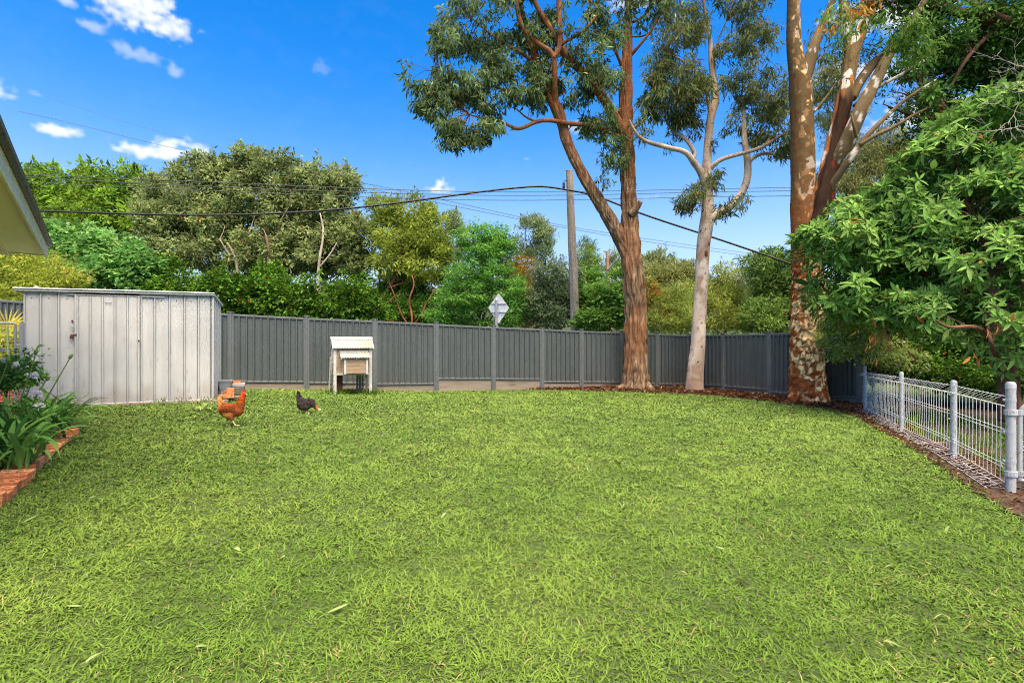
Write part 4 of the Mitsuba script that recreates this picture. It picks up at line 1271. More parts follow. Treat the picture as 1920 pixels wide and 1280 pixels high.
for i, s_ in enumerate(subs):
    m = limb_mesh(px_limb(s_, D1), .05, 20 if s_[0][2] > 4 else 10, furrow(.02, 10, 1.7, 80 + i), gum_bark_col)
    obj('branch', (m[0], m[1]), 'bark', g1, smooth=True, color=m[2])
    bp.append(m[3]); br.append(m[4])
m = limb_mesh(px_limb([(1182, 402, 8, 15.4), (1192, 392, 6.5, 15.3), (1201, 377, 5, 15.2)], D1), .03, 20, furrow(.03, 10, 1.7, 95), gum_bark_col)
obj('stub', (m[0], m[1]), 'bark', g1, smooth=True, color=m[2])
# buttress roots spreading at the foot
for (a, b) in (((1212, 722, 9, 15.5), (1232, 736, 2.5, 15.1)), ((1170, 725, 8, 15.4), (1150, 733, 2.2, 15.2)), ((1196, 728, 9, 15.2), (1200, 742, 3, 14.9))):
    mid = tuple((a[i] * .5 + b[i] * .5) if i != 1 else (a[1] * .4 + b[1] * .6) for i in range(4))
    m = limb_mesh(px_limb([a, mid, b], D1), .03, 16, furrow(.03, 8, 2.2, 97), gum_bark_col)
    obj('root', (m[0], m[1]), 'bark', g1, smooth=True, color=m[2])


def pblobs(rows, depth=.8):
    """Photo ellipses (px, py, rx, ry, distance[, depth radius]) as (centre, radii)."""
    out = []
    for row in rows:
        px, py, rx, ry, d = row[:5]
        dr_ = row[5] if len(row) > 5 else depth
        out.append((P(px, py, d), np.array([rx / F * d, dr_, ry / F * d])))
    return out


GUM_L = (srgb(40, 62, 36), srgb(112, 132, 90), srgb(150, 120, 70))
b1 = pblobs([(800, 140, 42, 38, 13.8), (832, 100, 40, 42, 13.9), (795, 185, 28, 22, 13.7), (872, 160, 62, 50, 14), (835, 205, 45, 42, 13.9), (850, 250, 26, 26, 13.8), (882, 45, 55, 50, 14.2), (940, 25, 55, 40, 14.3), (940, 100, 55, 50, 14.3), (950, 175, 45, 32, 14.3), (915, 215, 40, 26, 14.1), (898, 250, 22, 20, 14),
             (1005, 55, 50, 50, 14.6), (1072, 35, 60, 45, 14.6), (1130, 55, 48, 50, 15), (1098, 105, 45, 40, 14.7), (1012, 120, 30, 34, 14.6), (1070, 160, 42, 32, 15), (1128, 150, 36, 40, 15.1), (1140, 205, 30, 24, 15.2), (1008, 180, 26, 26, 14.7), (1120, 225, 36, 22, 15.3),
             (1192, 15, 40, 30, 15.3), (1225, 25, 30, 22, 15.2), (950, -60, 90, 60, 14.2), (1080, -60, 110, 60, 14.6), (1200, -60, 70, 50, 15.2), (1228, 190, 26, 36, 15.2), (1245, 130, 18, 30, 15.2)], .9)
lv, cc = foliage(b1, 1120, 29, .18, .160, .044, GUM_L, 101, 'droop', .53, .25, .9, 1.7, .45, .05)
bb = pblobs([(1150, 262, 28, 18, 15.1), (1140, 300, 14, 22, 15.1), (1128, 342, 8, 14, 15.1), (1165, 300, 10, 24, 15.0)], .4)
lv2, cc2 = foliage(bb, 46, 20, .16, .15, .04, GUM_L, 102, 'droop', .3, .2, 1.2)
v, f, c = join([lv, lv2])
obj('leaves', (v, f), 'leaf_thin', g1, color=c, kind='stuff')
v, f = twig_mesh(np.vstack(bp), np.concatenate(br), np.vstack([cc, cc2]), 103, .010, .42)
obj('twigs', (v, f), 'bark', g1, color=tint(v, srgb(70, 52, 36), srgb(120, 84, 54), (2, 2, 2), 5), kind='stuff')
N_TRI['gum1'] = len(lv[1])

# ------------------------------------------------------------------ the slender pale gum
def pale_col(v, th, s):
    c = tint(v, srgb(160, 144, 130), srgb(200, 186, 172), (3.2, 3.2, 1.2), 111, srgb(150, 128, 112), (.56, .62))
    n = meshkit.noise(v * np.array([9, 9, 7.0]), 113)
    k = np.clip((n - .83) / .05, 0, 1)[:, None] * (v[:, 2] > .4)[:, None]
    c = c * (1 - k) + srgb(70, 34, 24) * k
    ln = np.clip((np.abs(meshkit.noise(v * np.array([1.5, 1.5, 6.0]), 114) - .5) * -1 + .022) / .02, 0, 1)[:, None]
    c = c * (1 - ln * .5) + srgb(96, 76, 62) * ln * .5
    low = np.clip((.55 - v[:, 2]) / .5, 0, 1)[:, None] * .5
    c = c * (1 - low) + srgb(140, 104, 74) * low
    up = np.clip((v[:, 2] - 5.5) / 3.0, 0, 1)[:, None]
    o = tint(v, srgb(120, 94, 72), srgb(176, 156, 136), (2.5, 2.5, .8), 116)
    return c * (1 - up * .8) + o * up * .8


def lumps(amp, seed, k=1.4):
    return lambda TH, S, R, p: R * amp * (meshkit.fbm(np.stack([np.cos(TH) * k, np.sin(TH) * k, S * 1.3], -1), 3, seed) - .5)


D2 = 15.2
g2 = thing('pale_gum_tree', 'slender pale smooth trunked gum tree leaning right with hanging leaves', 'tree')
z2 = float(gz(P(1302, 700, D2)[0], D2))
bp, br = [], []
main = px_limb([(1302, 744, 17), (1302, 728, 16), (1304, 700, 15), (1308, 650, 13.2), (1311, 600, 12.4), (1314, 550, 12), (1316, 510, 11.6), (1318, 470, 12), (1323, 430, 12.5), (1327, 400, 12), (1326, 360, 10), (1325, 325, 9), (1326, 295, 7.8), (1329, 250, 7.2), (1334, 215, 7.2), (1341, 185, 7.2), (1337, 150, 5), (1333, 115, 4.5), (1331, 70, 3.6), (1322, 20, 2.8), (1315, -60, 2)], D2)
m = limb_mesh(main, .05, 52, both(lumps(.16, 121), flare(z2, .06, 4, 2.0)), pale_col)
obj('trunk', (m[0], m[1]), 'bark', g2, smooth=True, color=m[2])
bp.append(m[3]); br.append(m[4])
subs = [[(1322, 345, 8, 15.2), (1312, 320, 6.5, 15.1), (1300, 304, 5.5, 15), (1288, 288, 5, 14.9), (1262, 279, 4.2, 14.8), (1235, 272, 4, 14.7), (1210, 264, 3.4, 14.6), (1192, 248, 2.6, 14.5), (1180, 225, 1.8, 14.4)],
        [(1296, 300, 4, 15), (1302, 292, 4, 15.1), (1296, 275, 3.8, 15.2), (1282, 258, 3.4, 15.3), (1262, 244, 2.8, 15.4), (1246, 220, 1.8, 15.5)],
        [(1332, 225, 4, 15.2), (1324, 172, 3.2, 15.1), (1308, 140, 3, 15), (1290, 122, 2.6, 14.9), (1268, 108, 1.8, 14.8), (1250, 100, 1, 14.7)],
        [(1345, 195, 3.4, 15.2), (1346, 170, 2.2, 15.3), (1340, 130, 1.8, 15.4), (1345, 80, 1.4, 15.4), (1362, 40, 1)],
        [(1324, 418, 9, 15.2), (1345, 402, 8.2, 15.1), (1368, 388, 7.6, 15), (1388, 366, 7, 14.95), (1400, 338, 6.6, 14.9), (1402, 310, 6.2, 14.9), (1399, 285, 5.6, 14.9), (1396, 260, 5, 14.9), (1395, 235, 4, 14.9), (1396, 190, 3, 14.9), (1408, 150, 2.2, 14.8), (1420, 110, 1.4, 14.8)],
        [(1330, 318, 5, 15.2), (1345, 304, 4.2, 15), (1372, 293, 3.8, 14.9), (1400, 286, 3.5, 14.7), (1432, 274, 3.2, 14.5), (1462, 256, 2.8, 14.4), (1490, 246, 2, 14.3)],
        [(1402, 308, 3.6, 14.9), (1416, 294, 3.2, 14.9), (1440, 288, 2.8, 14.8), (1465, 294, 2.2, 14.7), (1490, 300, 1.6, 14.6)],
        [(1432, 274, 2.4, 14.5), (1452, 250, 2, 14.5), (1468, 225, 1.6, 14.5), (1470, 180, 1)],
        [(1331, 110, 2, 15.2), (1355, 80, 1.6, 15.1), (1385, 60, 1.2, 15)],
        [(1395, 215, 2.2, 14.9), (1380, 180, 1.6, 15), (1378, 140, 1.2, 15)]]
for i, s_ in enumerate(subs):
    m = limb_mesh(px_limb(s_, D2), .07, 18 if s_[0][2] > 4 else 10, lumps(.2, 130 + i), pale_col)
    obj('branch', (m[0], m[1]), 'bark', g2, smooth=True, color=m[2])
    bp.append(m[3]); br.append(m[4])
m = trimesh.creation.icosphere(2, .06)
hollow = P(1324, 475, D2 - .19)
v = np.array(m.vertices) * np.array([.8, .5, 1.5]) + hollow
obj('knot', (v, m.faces), 'rust', g2)
b2 = pblobs([(1275, 60, 55, 40, 15), (1245, 95, 35, 40, 14.9), (1320, 30, 55, 35, 15.2), (1375, 40, 50, 40, 15), (1415, 75, 38, 45, 14.9), (1265, 140, 50, 38, 15), (1222, 175, 24, 38, 14.8), (1215, 235, 22, 28, 14.6), (1262, 200, 42, 30, 15.2), (1300, 170, 34, 34, 15), (1285, 230, 36, 26, 15.4), (1255, 255, 22, 18, 15.2),
             (1375, 100, 34, 32, 15), (1425, 140, 40, 36, 14.8), (1460, 180, 28, 30, 14.7), (1385, 165, 34, 32, 15), (1430, 205, 42, 28, 14.8), (1390, 232, 34, 20, 14.9), (1455, 240, 34, 22, 14.6), (1475, 275, 18, 16, 14.5), (1420, 262, 20, 14, 14.8), (1290, 375, 20, 20, 14.9), (1312, 352, 14, 14, 14.9), (1372, 388, 20, 14, 14.8), (1352, 398, 14, 10, 14.9), (1300, -40, 90, 50, 15.2), (1400, -30, 60, 50, 15), (1350, 270, 16, 16, 15), (1342, 335, 10, 14, 15)], .8)
lv, cc = foliage(b2, 780, 30, .165, .165, .030, (srgb(52, 66, 38), srgb(112, 122, 80), srgb(146, 130, 90)), 141, 'droop', .50, .25, 1.1, 1.9, .45, .08)
obj('leaves', (lv[0], lv[1]), 'leaf_thin', g2, color=lv[2], kind='stuff')
v, f = twig_mesh(np.vstack(bp), np.concatenate(br), cc, 142, .009, .5)
obj('twigs', (v, f), 'bark', g2, color=tint(v, srgb(70, 56, 44), srgb(130, 110, 90), (2, 2, 2), 5), kind='stuff')

# ------------------------------------------------------------------ the thick mottled gum at the right
def cells(v, scale, seed):
    """A random number per irregular flake of bark."""
    w = v + .16 * np.stack([meshkit.fbm(v * 6, 2, seed + i) - .5 for i in range(3)], -1)
    g = rng_of(seed)
    lo, hi = w.min(0) - .3, w.max(0) + .3
    n = int(np.prod((hi - lo) / scale))
    n = min(max(n, 50), 90000)
    pts = lo + g.random((n, 3)) * (hi - lo)
    d, i = cKDTree(pts / np.array([1, 1, 1.25])).query(w / np.array([1, 1, 1.25]), k=2)
    return g.random(n)[i[:, 0]], d[:, 1] - d[:, 0]


def mottle(v, th, s):
    a, e = cells(v, .11, 151)
    b = meshkit.fbm(v * np.array([1.3, 1.3, .6]), 3, 153)
    z = v[:, 2]
    side = np.cos(np.arctan2(v[:, 1] - v[:, 1].mean(), v[:, 0] - v[:, 0].mean()) + .9)
    cream, tan, rust_, olive, grey = srgb(246, 212, 158), srgb(196, 146, 98), srgb(148, 78, 32), srgb(112, 92, 58), srgb(188, 176, 160)
    pick = np.clip(.62 * a + .8 * (b - .5) + .18, 0, 1)
    low = np.clip((3.6 - z) / 1.2, 0, 1)
    side_ = .22 * np.cos(th + 1.15)
    pick = pick + side_ - .10
    lowc = np.where((pick < .34)[:, None], rust_, np.where((pick < .44)[:, None], tan * .6 + rust_ * .4, np.where((pick < .52)[:, None], tan, cream)))
    hic = np.where((pick < .30)[:, None], olive * .5 + rust_ * .3, np.where((pick < .70)[:, None], olive, np.where((pick < .80)[:, None], tan * .6 + olive * .4, np.where((pick < .86)[:, None], cream, grey))))
    mid = np.exp(-((z - 4.1) / .9) ** 2)[:, None]
    c = lowc * low[:, None] + hic * .66 * (1 - low[:, None])
    c = c * (1 - .45 * mid) + srgb(158, 86, 40) * .45 * mid
    c = c * (.78 + .44 * meshkit.fbm(v * 14, 3, 155))[:, None]
    edge = np.clip(1 - e / .014, 0, 1)[:, None] * (low[:, None] * .8 + .1)
    return c * (1 - edge) + srgb(74, 44, 26) * edge


def flakes(amp, seed):
    def fn(TH, S, R, p):
        q = p[:, None] + R[..., None] * np.stack([np.cos(TH), np.sin(TH), 0 * TH], -1)
        a, e = cells(q.reshape(-1, 3), .11, seed)
        a, e = a.reshape(TH.shape), e.reshape(TH.shape)
        lim = np.clip((4.4 - p[:, 2]) / 1.5, .15, 1)[:, None]
        return amp * lim * ((a - .5) * np.clip(e / .02, 0, 1) - .25 * (e < .010)) + R * .16 * (meshkit.fbm(np.stack([np.cos(TH) * 1.6, np.sin(TH) * 1.6, S * 1.1], -1), 4, seed) - .5)
    return fn


def sap_col(v, th, s):
    """The right stem: dark with bled sap, with white and tan strips."""
    b = meshkit.fbm(v * np.array([5, 5, .7]), 3, 161)
    z = v[:, 2]
    t = np.clip((z - 3.6) / 4.3, 0, 1)
    dark, red, white, tan, olive = srgb(50, 30, 18), srgb(128, 36, 20), srgb(208, 200, 190), srgb(168, 108, 62), srgb(116, 94, 62)
    fr, rt = np.cos(th + PI / 2), np.cos(th)
    n2 = meshkit.noise(v * np.array([7, 7, 3.0]), 163)
    q = fr - .25 * rt + 1.6 * (b - .5) - 1.1 * np.clip(t - .55, 0, 1)
    c = np.where((q > .42)[:, None], dark, np.where((q > .22)[:, None], tan * .7 + dark * .3, np.where((rt > .1)[:, None], np.where((n2 < .52)[:, None], white, olive), np.where((n2 < .42)[:, None], white, tan))))
    k = np.clip((n2 - .72) / .06, 0, 1)[:, None] * np.clip(1.3 - t * 1.6, 0, 1)[:, None]
    c = c * (1 - k) + red * k
    up = np.clip((t - .85 + .5 * (b - .5)) / .08, 0, 1)[:, None]
    o = np.where((meshkit.fbm(v * np.array([3, 3, 1.0]), 3, 164) < .55)[:, None], olive, np.where((n2 < .6)[:, None], white, tan))
    return (c * (1 - up) + o * up) * (.8 + .4 * meshkit.fbm(v * 14, 3, 165))[:, None]


def olive_col(v, th, s):
    return tint(v, srgb(88, 74, 50), srgb(126, 106, 76), (4, 4, 1.5), 166, srgb(200, 190, 178), (.62, .65))


D3 = 12.3
g3 = thing('mottled_gum_tree', 'thick gum tree with peeling cream and orange mottled bark by the fence', 'tree')
z3 = float(gz(P(1515, 720, D3)[0], D3))
bp, br = [], []
main = px_limb([(1516, 764, 37), (1515, 745, 35), (1514, 725, 32), (1513, 695, 30), (1514, 660, 29.5), (1514, 600, 28.5), (1515, 540, 27.5), (1514, 490, 26), (1511, 440, 25), (1508, 400, 23.5), (1506, 350, 21), (1505, 300, 20.5), (1504, 230, 19.5), (1501, 170, 19), (1496, 130, 16, 12.3), (1490, 95, 13.5), (1488, 50, 12), (1488, 0, 11), (1488, -100, 8), (1490, -240, 4)], D3)
m = limb_mesh(main, .025, 104, both(flakes(.042, 151), flare(z3, .07, 6, 1.0)), mottle)
obj('trunk', (m[0], m[1]), 'bark', g3, smooth=True, color=m[2])
bp.append(m[3]); br.append(m[4])
m = limb_mesh(px_limb([(1520, 450, 17, 12.1), (1530, 415, 20, 12.05), (1540, 380, 19, 12), (1549, 345, 18, 12), (1558, 305, 17, 12), (1568, 262, 16, 12), (1577, 220, 15.5, 12), (1584, 180, 15, 12), (1590, 140, 13.5, 12), (1597, 105, 12.5, 12), (1608, 75, 12, 12), (1620, 40, 11, 12), (1630, 0, 10, 12), (1645, -100, 6, 12), (1655, -200, 3, 12)], D3), .025, 72, both(lumps(.30, 171, 2.6), furrow(.07, 9, .9, 172)), sap_col)
obj('branch', (m[0], m[1]), 'bark', g3, smooth=True, color=m[2])
bp.append(m[3]); br.append(m[4])
subs = [[(1502, 165, 13, 12.3), (1514, 128, 12, 12.3), (1526, 88, 9.5, 12.3), (1538, 55, 7, 12.3), (1552, 25, 6, 12.3), (1566, -20, 5, 12.3), (1580, -90, 3)],
        [(1596, 112, 9, 12), (1590, 75, 9, 12.1), (1585, 40, 8.5, 12.1), (1582, 0, 8, 12.2), (1578, -80, 5)],
        [(1552, 338, 9, 12.05), (1564, 308, 11, 11.95), (1585, 270, 12.5, 11.75), (1606, 225, 13, 11.6), (1626, 182, 12, 11.5), (1648, 140, 10, 11.4), (1672, 95, 8, 11.3), (1700, 55, 6.5, 11.2), (1728, 10, 5, 11.1), (1750, -40, 3)],
        [(1598, 185, 7, 12.1), (1612, 155, 8.5, 12.2), (1628, 132, 8.5, 12.3), (1650, 108, 8, 12.4), (1680, 86, 7, 12.5), (1715, 62, 6, 12.6), (1755, 30, 5, 12.7), (1800, -10, 3, 12.8)],
        [(1545, 385, 5, 12.05), (1556, 356, 7, 11.9), (1573, 328, 6.5, 11.7), (1598, 292, 5.5, 11.5), (1620, 262, 4.8, 11.4), (1648, 232, 4, 11.3), (1682, 200, 3.4, 11.2), (1720, 172, 2.6, 11), (1755, 150, 1.8, 10.9)],
        [(1612, 272, 4, 11.4), (1640, 255, 3.6, 11.3), (1672, 240, 3.2, 11.2), (1710, 218, 2.6, 11.1), (1745, 200, 1.8, 11)],
        [(1526, 210, 3, 12.2), (1545, 188, 2.4, 12.1), (1566, 158, 1.8, 12)],
        [(1606, 258, 2.6, 11.5), (1600, 232, 2.4, 11.4), (1596, 214, 1.6, 11.4)],
        [(1600, 200, 3, 12), (1640, 168, 3.5, 11.6), (1690, 140, 3, 11.3), (1740, 110, 2.4, 11.1)]]
for i, s_ in enumerate(subs):
    m = limb_mesh(px_limb(s_, D3), .04, 30 if s_[0][2] > 5 else 12, lumps(.2, 180 + i), olive_col)
    obj('branch', (m[0], m[1]), 'bark', g3, smooth=True, color=m[2])
    bp.append(m[3]); br.append(m[4])
r = rng_of(7)
fl = []
for i in range(26):      # strips of loose bark hanging from the trunk
    t = r.integers(10, 210)
    p, rad = m1[3][0], 0
    z = r.uniform(.1, 3.2)
    j = int(np.argmin(np.abs(bp[0][:, 2] - z)))
    a = r.uniform(PI, 2 * PI)
    n = np.array([math.cos(a), math.sin(a), 0])
    s = np.array([-n[1], n[0], 0])
    o = bp[0][j] + n * (br[0][j] * 1.02)
    l, w = r.uniform(.06, .16), r.uniform(.02, .05)
    q = np.array([o - s * w, o + s * w, o + s * w * .9 + n * .012 + [0, 0, -l * .5], o - s * w * .8 + n * .016 + [0, 0, -l * .5], o + s * w * .3 + n * .045 + [0, 0, -l]])
    fl.append((q, np.array([(0, 1, 2), (0, 2, 3), (3, 2, 4)])))
v, f = cat(fl)
obj('loose_bark', (v, f), 'bark', g3, color=tint(v, srgb(120, 66, 30), srgb(190, 150, 104), (5, 5, 5), 8), kind='stuff')
b3 = pblobs([(1545, 40, 30, 40, 12.3), (1560, 95, 22, 26, 12.2), (1620, 90, 40, 40, 12.6), (1660, 150, 34, 30, 12.4), (1520, -70, 70, 50, 12.3), (1650, -50, 90, 50, 12), (1545, 175, 16, 20, 12.4), (1600, 20, 40, 26, 12.4), (1690, 200, 26, 20, 11.5), (1730, 60, 40, 40, 12)], .7)
lv, cc = foliage(b3, 170, 26, .2, .14, .026, (srgb(44, 66, 30), srgb(112, 136, 74), srgb(170, 120, 60)), 191, 'droop', .42, .2, 1.1, 1.5, .35, .1)
obj('leaves', (lv[0], lv[1]), 'leaf_thin', g3, color=lv[2], kind='stuff')
v, f = twig_mesh(np.vstack(bp), np.concatenate(br), cc, 192, .009, .7)
obj('twigs', (v, f), 'bark', g3, color=tint(v, srgb(80, 66, 46), srgb(130, 110, 84), (2, 2, 2), 5), kind='stuff')

# ------------------------------------------------------------------ the big leaved tree over the white fence
def big_leaf(L, W, curl, sag):
    """A long oval leaf along +x with a midrib fold and a drooping tip: 12 triangles."""
    t = np.array([0, .16, .42, .70, .90, 1.0])
    w = np.array([.10, .62, 1.0, .80, .38, 0]) * W / 2
    z = -sag * L * t ** 2
    mid = np.stack([t * L, t * 0, z - .0], 1)
    v = [mid[0]]
    for i in range(1, 5):
        v += [mid[i] + [0, w[i], curl * w[i]], mid[i], mid[i] + [0, -w[i], curl * w[i]]]
    v.append(mid[5])
    f = [(0, 2, 1), (0, 3, 2)]
    for i in range(3):
        a = 1 + 3 * i
        f += [(a, a + 1, a + 4), (a, a + 4, a + 3), (a + 1, a + 2, a + 5), (a + 1, a + 5, a + 4)]
    f += [(10, 11, 13), (11, 12, 13)]
    return np.array(v), np.array(f)


def basis(axis, nrm):
    """Rotations whose columns are the leaf's length, side and face directions."""
    x = unit(axis)
    y = unit(np.cross(nrm, x))
    return np.stack([x, y, np.cross(x, y)], -1)


def place_leaves(pos, axis, nrm, size, col, shape):
    v0, f0 = shape
    M = basis(axis, nrm) * size[:, None, None]
    v = np.einsum('nij,kj->nki', M, v0) + pos[:, None]
    f = (f0[None] + (np.arange(len(pos)) * len(v0))[:, None, None]).reshape(-1, 3)
    return v.reshape(-1, 3), f, np.repeat(np.clip(col, .003, .9), len(v0), 0)


def rosettes(blobs, n, seed, toward, per=9, size=.155, inner=.0):
    """Leaf whorls on the skin of a union of ellipsoids, the ones that face the light and the yard."""
    r = rng_of(seed)
    C, Rr = np.array([b[0] for b in blobs]), np.array([b[1] for b in blobs])
    w = (Rr[:, 0] * Rr[:, 2])
    i = r.choice(len(blobs), n * 4, p=w / w.sum())
    d = unit(r.normal(0, 1, (len(i), 3)))
    keep = (d @ unit(np.array(toward)) > -.25 - inner)
    p = C[i] + d * Rr[i]
    p = C[i] + d * Rr[i] * (r.uniform(.80, 1.10, (len(i), 1)) + .55 * (meshkit.fbm(p * 1.15, 2, seed + 5)[:, None] - .45))
    q = np.min(np.where(np.arange(len(blobs))[None] == i[:, None], 9, np.sqrt((((p[:, None] - C[None]) / Rr[None]) ** 2).sum(-1))), 1)
    keep &= q > .80 - inner
    keep &= meshkit.fbm(p * 2.1, 3, seed) > .47
    p, d = p[keep][:n], d[keep][:n]
    n = len(p)
    ax = unit(d * .7 + np.array([0, 0, .55]) + r.normal(0, .28, (n, 3)))
    a = np.repeat(ax, per, 0)
    pp = np.repeat(p, per, 0)
    ref = unit(np.cross(a, r.normal(0, 1, (n, 3)).repeat(per, 0)))
    bi = np.cross(a, ref)
    j = np.tile(np.arange(per), n)
    ang = j * 2.399 + r.normal(0, .22, n * per)
    el = np.radians(np.where(j < 3, 48, np.where(j < 6, 20, -8))) + r.normal(0, .22, n * per)
    rad = ref * np.cos(ang)[:, None] + bi * np.sin(ang)[:, None]
    lx = rad * np.cos(el)[:, None] + a * np.sin(el)[:, None]
    lx[:, 2] -= .12
    nr = a * np.cos(el)[:, None] - rad * np.sin(el)[:, None] + r.normal(0, .15, (n * per, 3))
    sz = size * r.lognormal(0, .22, n * per) * r.lognormal(0, .18, n).repeat(per) * np.where(j < 3, .75, 1.0)
    young = np.clip(r.random(n).repeat(per) * .6 + .4 * meshkit.fbm(pp * 1.2, 2, seed + 2) + np.where(j < 3, .2, 0) - .1, 0, 1)[:, None]
    col = (1 - young) * np.array([.075, .19, .035]) + young * np.array([.29, .49, .115])
    col *= r.lognormal(0, .18, (n * per, 1))
    pale = np.clip(r.normal(0, 1, n) - .6, 0, 1).repeat(per)[:, None] * .7
    col = col * (1 - pale) + pale * np.array([.36, .50, .15])
    old = r.random(n * per) < .008
    col[old] = np.array([.36, .16, .04])
    return pp + lx * .012, lx, nr, sz, col, p, ax


bush = thing('broadleaf_tree', 'big spreading tree with glossy leaves in whorls, overhanging the white fence', 'tree')
bb = pblobs([(1590, 468, 78, 62, 9.9), (1545, 455, 38, 34, 9.9), (1575, 545, 52, 44, 9.9), (1625, 398, 62, 42, 10.2), (1680, 455, 90, 85, 9.8), (1720, 380, 90, 62, 9.5), (1790, 320, 100, 70, 9.2), (1870, 270, 80, 60, 9.0), (1830, 400, 110, 85, 8.9), (1740, 520, 100, 70, 9.2),
             (1660, 570, 80, 52, 9.8), (1900, 350, 70, 80, 8.6), (1850, 500, 90, 75, 8.5), (1920, 460, 60, 90, 8.2), (1790, 590, 90, 48, 8.8), (1880, 600, 66, 54, 8.0), (1930, 640, 46, 60, 7.6), (1940, 560, 50, 80, 7.9), (1835, 215, 50, 36, 9.2), (1960, 250, 80, 90, 8.6), (2030, 450, 90, 200, 8.4)], .85)
pos, lx, nr, sz, col, tips, tax = rosettes(bb, 3000, 201, (-.55, -.75, .45), 9, .155)
shapes = [big_leaf(1, .27, .30, .20), big_leaf(1, .31, .15, -.04), big_leaf(1, .24, .40, .38)]
r = rng_of(202)
which = r.integers(0, 3, len(pos))
# the leaves that show largest are parts of their own
dist = np.linalg.norm(pos - np.array([0, 0, EYE]), axis=1)
view = unit(pos - np.array([0, 0, EYE]))
face = np.abs((unit(nr) * view).sum(1))
inframe = (pos[:, 0] / pos[:, 1] < .99) & (np.abs(pos[:, 2] - EYE) / pos[:, 1] < .64)
front = np.array([(unit(b[0] - np.array([0, 0, EYE])) * 0).sum() for b in bb])
score = np.where(inframe, sz / dist * (.35 + face), 0)
C_, R_ = np.array([b[0] for b in bb]), np.array([b[1] for b in bb])
ahead = pos - view * .45
inside = np.min(np.sqrt((((ahead[:, None] - C_[None]) / R_[None]) ** 2).sum(-1)), 1)
score = np.where(inside > 1.0, score, 0)
best = set(np.argsort(-score)[:290].tolist())
rest = np.array([i for i in range(len(pos)) if i not in best])
parts = []
for s_ in range(3):
    k = rest[which[rest] == s_]
    parts.append(place_leaves(pos[k], lx[k], nr[k], sz[k], col[k], shapes[s_]))
v, f, c = join(parts)
obj('leaves', (v, f), 'leaf_glossy', bush, color=c, smooth=True, kind='stuff')
shape_ply = {(s_, m): mikit.ply(shapes[s_], f'bush_leaf_{m}', smooth=True) for s_ in range(3) for m in 'abc'}
for i in sorted(best):
    M = np.eye(4)
    M[:3, :3] = basis(lx[i:i + 1], nr[i:i + 1])[0] * sz[i]
    M[:3, 3] = pos[i]
    g = col[i][1]
    obj('leaf', shape_ply[(int(which[i]), 'b' if g > .30 else ('a' if g > .20 else 'c'))], None, bush, to_world=T(M))
N_TRI['bush'] = len(f)
# inner foliage, seen dark between the whorls
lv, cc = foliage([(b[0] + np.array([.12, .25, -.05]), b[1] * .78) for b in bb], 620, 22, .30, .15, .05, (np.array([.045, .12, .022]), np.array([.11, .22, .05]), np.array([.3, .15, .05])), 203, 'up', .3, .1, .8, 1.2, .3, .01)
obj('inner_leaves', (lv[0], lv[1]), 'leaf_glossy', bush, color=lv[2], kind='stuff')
dark_bark = lambda v, th, s: tint(v, srgb(62, 44, 34), srgb(116, 84, 66), (6, 6, 3), 205)
bp, br = [], []
trunk = px_limb([(1893, 790, 17), (1892, 740, 16), (1890, 700, 15.5), (1884, 660, 15), (1872, 620, 13), (1862, 570, 12), (1866, 500, 10, 8.2), (1878, 430, 7, 8.6), (1886, 380, 4, 9.0)], 8.0)
m = limb_mesh(trunk, .04, 40, lumps(.3, 206, 2.2), dark_bark)
obj('trunk', (m[0], m[1]), 'bark', bush, smooth=True, color=m[2])
bp.append(m[3]); br.append(m[4])
for i, s_ in enumerate([[(1872, 620, 9), (1840, 580, 8, 8.3), (1800, 545, 7, 8.8), (1750, 520, 6, 9.2), (1690, 500, 4, 9.6), (1620, 480, 2.4, 10.2)],
                        [(1862, 575, 8), (1820, 500, 7, 8.5), (1770, 430, 6, 9), (1710, 390, 4, 9.5), (1640, 400, 2.4, 10.1)],
                        [(1884, 660, 6), (1850, 625, 5, 7.9), (1812, 612, 3.5, 7.8), (1775, 612, 2.4, 7.8), (1755, 600, 1.6, 7.8)],
                        [(1889, 690, 6), (1868, 668, 4.5, 7.8), (1858, 640, 3.5, 7.6), (1850, 600, 2)],
                        [(1868, 500, 6), (1830, 420, 5, 8.6), (1800, 340, 4, 9), (1790, 290, 2, 9.2)],
                        [(1870, 600, 5, 8.0), (1900, 560, 4, 7.9), (1930, 500, 3, 8)]]):
    m = limb_mesh(px_limb(s_, 8.0), .06, 14, lumps(.3, 207 + i), dark_bark)
    obj('branch', (m[0], m[1]), 'bark', bush, smooth=True, color=m[2])
    bp.append(m[3]); br.append(m[4])
v, f = twig_mesh(np.vstack(bp), np.concatenate(br), tips - tax * .03, 208, .008, .22, maxd=.8)
obj('twigs', (v, f), 'bark', bush, color=tint(v, srgb(90, 70, 50), srgb(140, 110, 80), (2, 2, 2), 5), kind='stuff')
# withered brown leaves hanging in it
r = rng_of(209)
dry_ply = mikit.ply(big_leaf(.15, .042, .5, .4), 'dry_leaf', smooth=True)
spots = [(1660 + r.normal(0, 18), 630 + r.normal(0, 15), 9.3) for _ in range(34)] + [(1700, 655, 9), (1708, 662, 9), (1715, 668, 9), (1722, 650, 9), (1826, 660, 7.6), (1832, 672, 7.6), (1820, 668, 7.6), (1664, 425, 9.1), (1768, 388, 8.7), (1870, 610, 7.3), (1672, 560, 9.2), (1850, 615, 7.3), (1902, 585, 7.2), (1772, 550, 8.4)]
for (x, y, d) in spots:
    c = P(x, y, d)
    a = math.radians(r.uniform(0, 360))
    obj('withered_leaf', dry_ply, None, bush, to_world=T().translate(c.tolist()).rotate([0, 0, 1], math.degrees(a)).rotate([0, 1, 0], float(r.uniform(40, 100))).rotate([1, 0, 0], float(r.uniform(0, 360))))

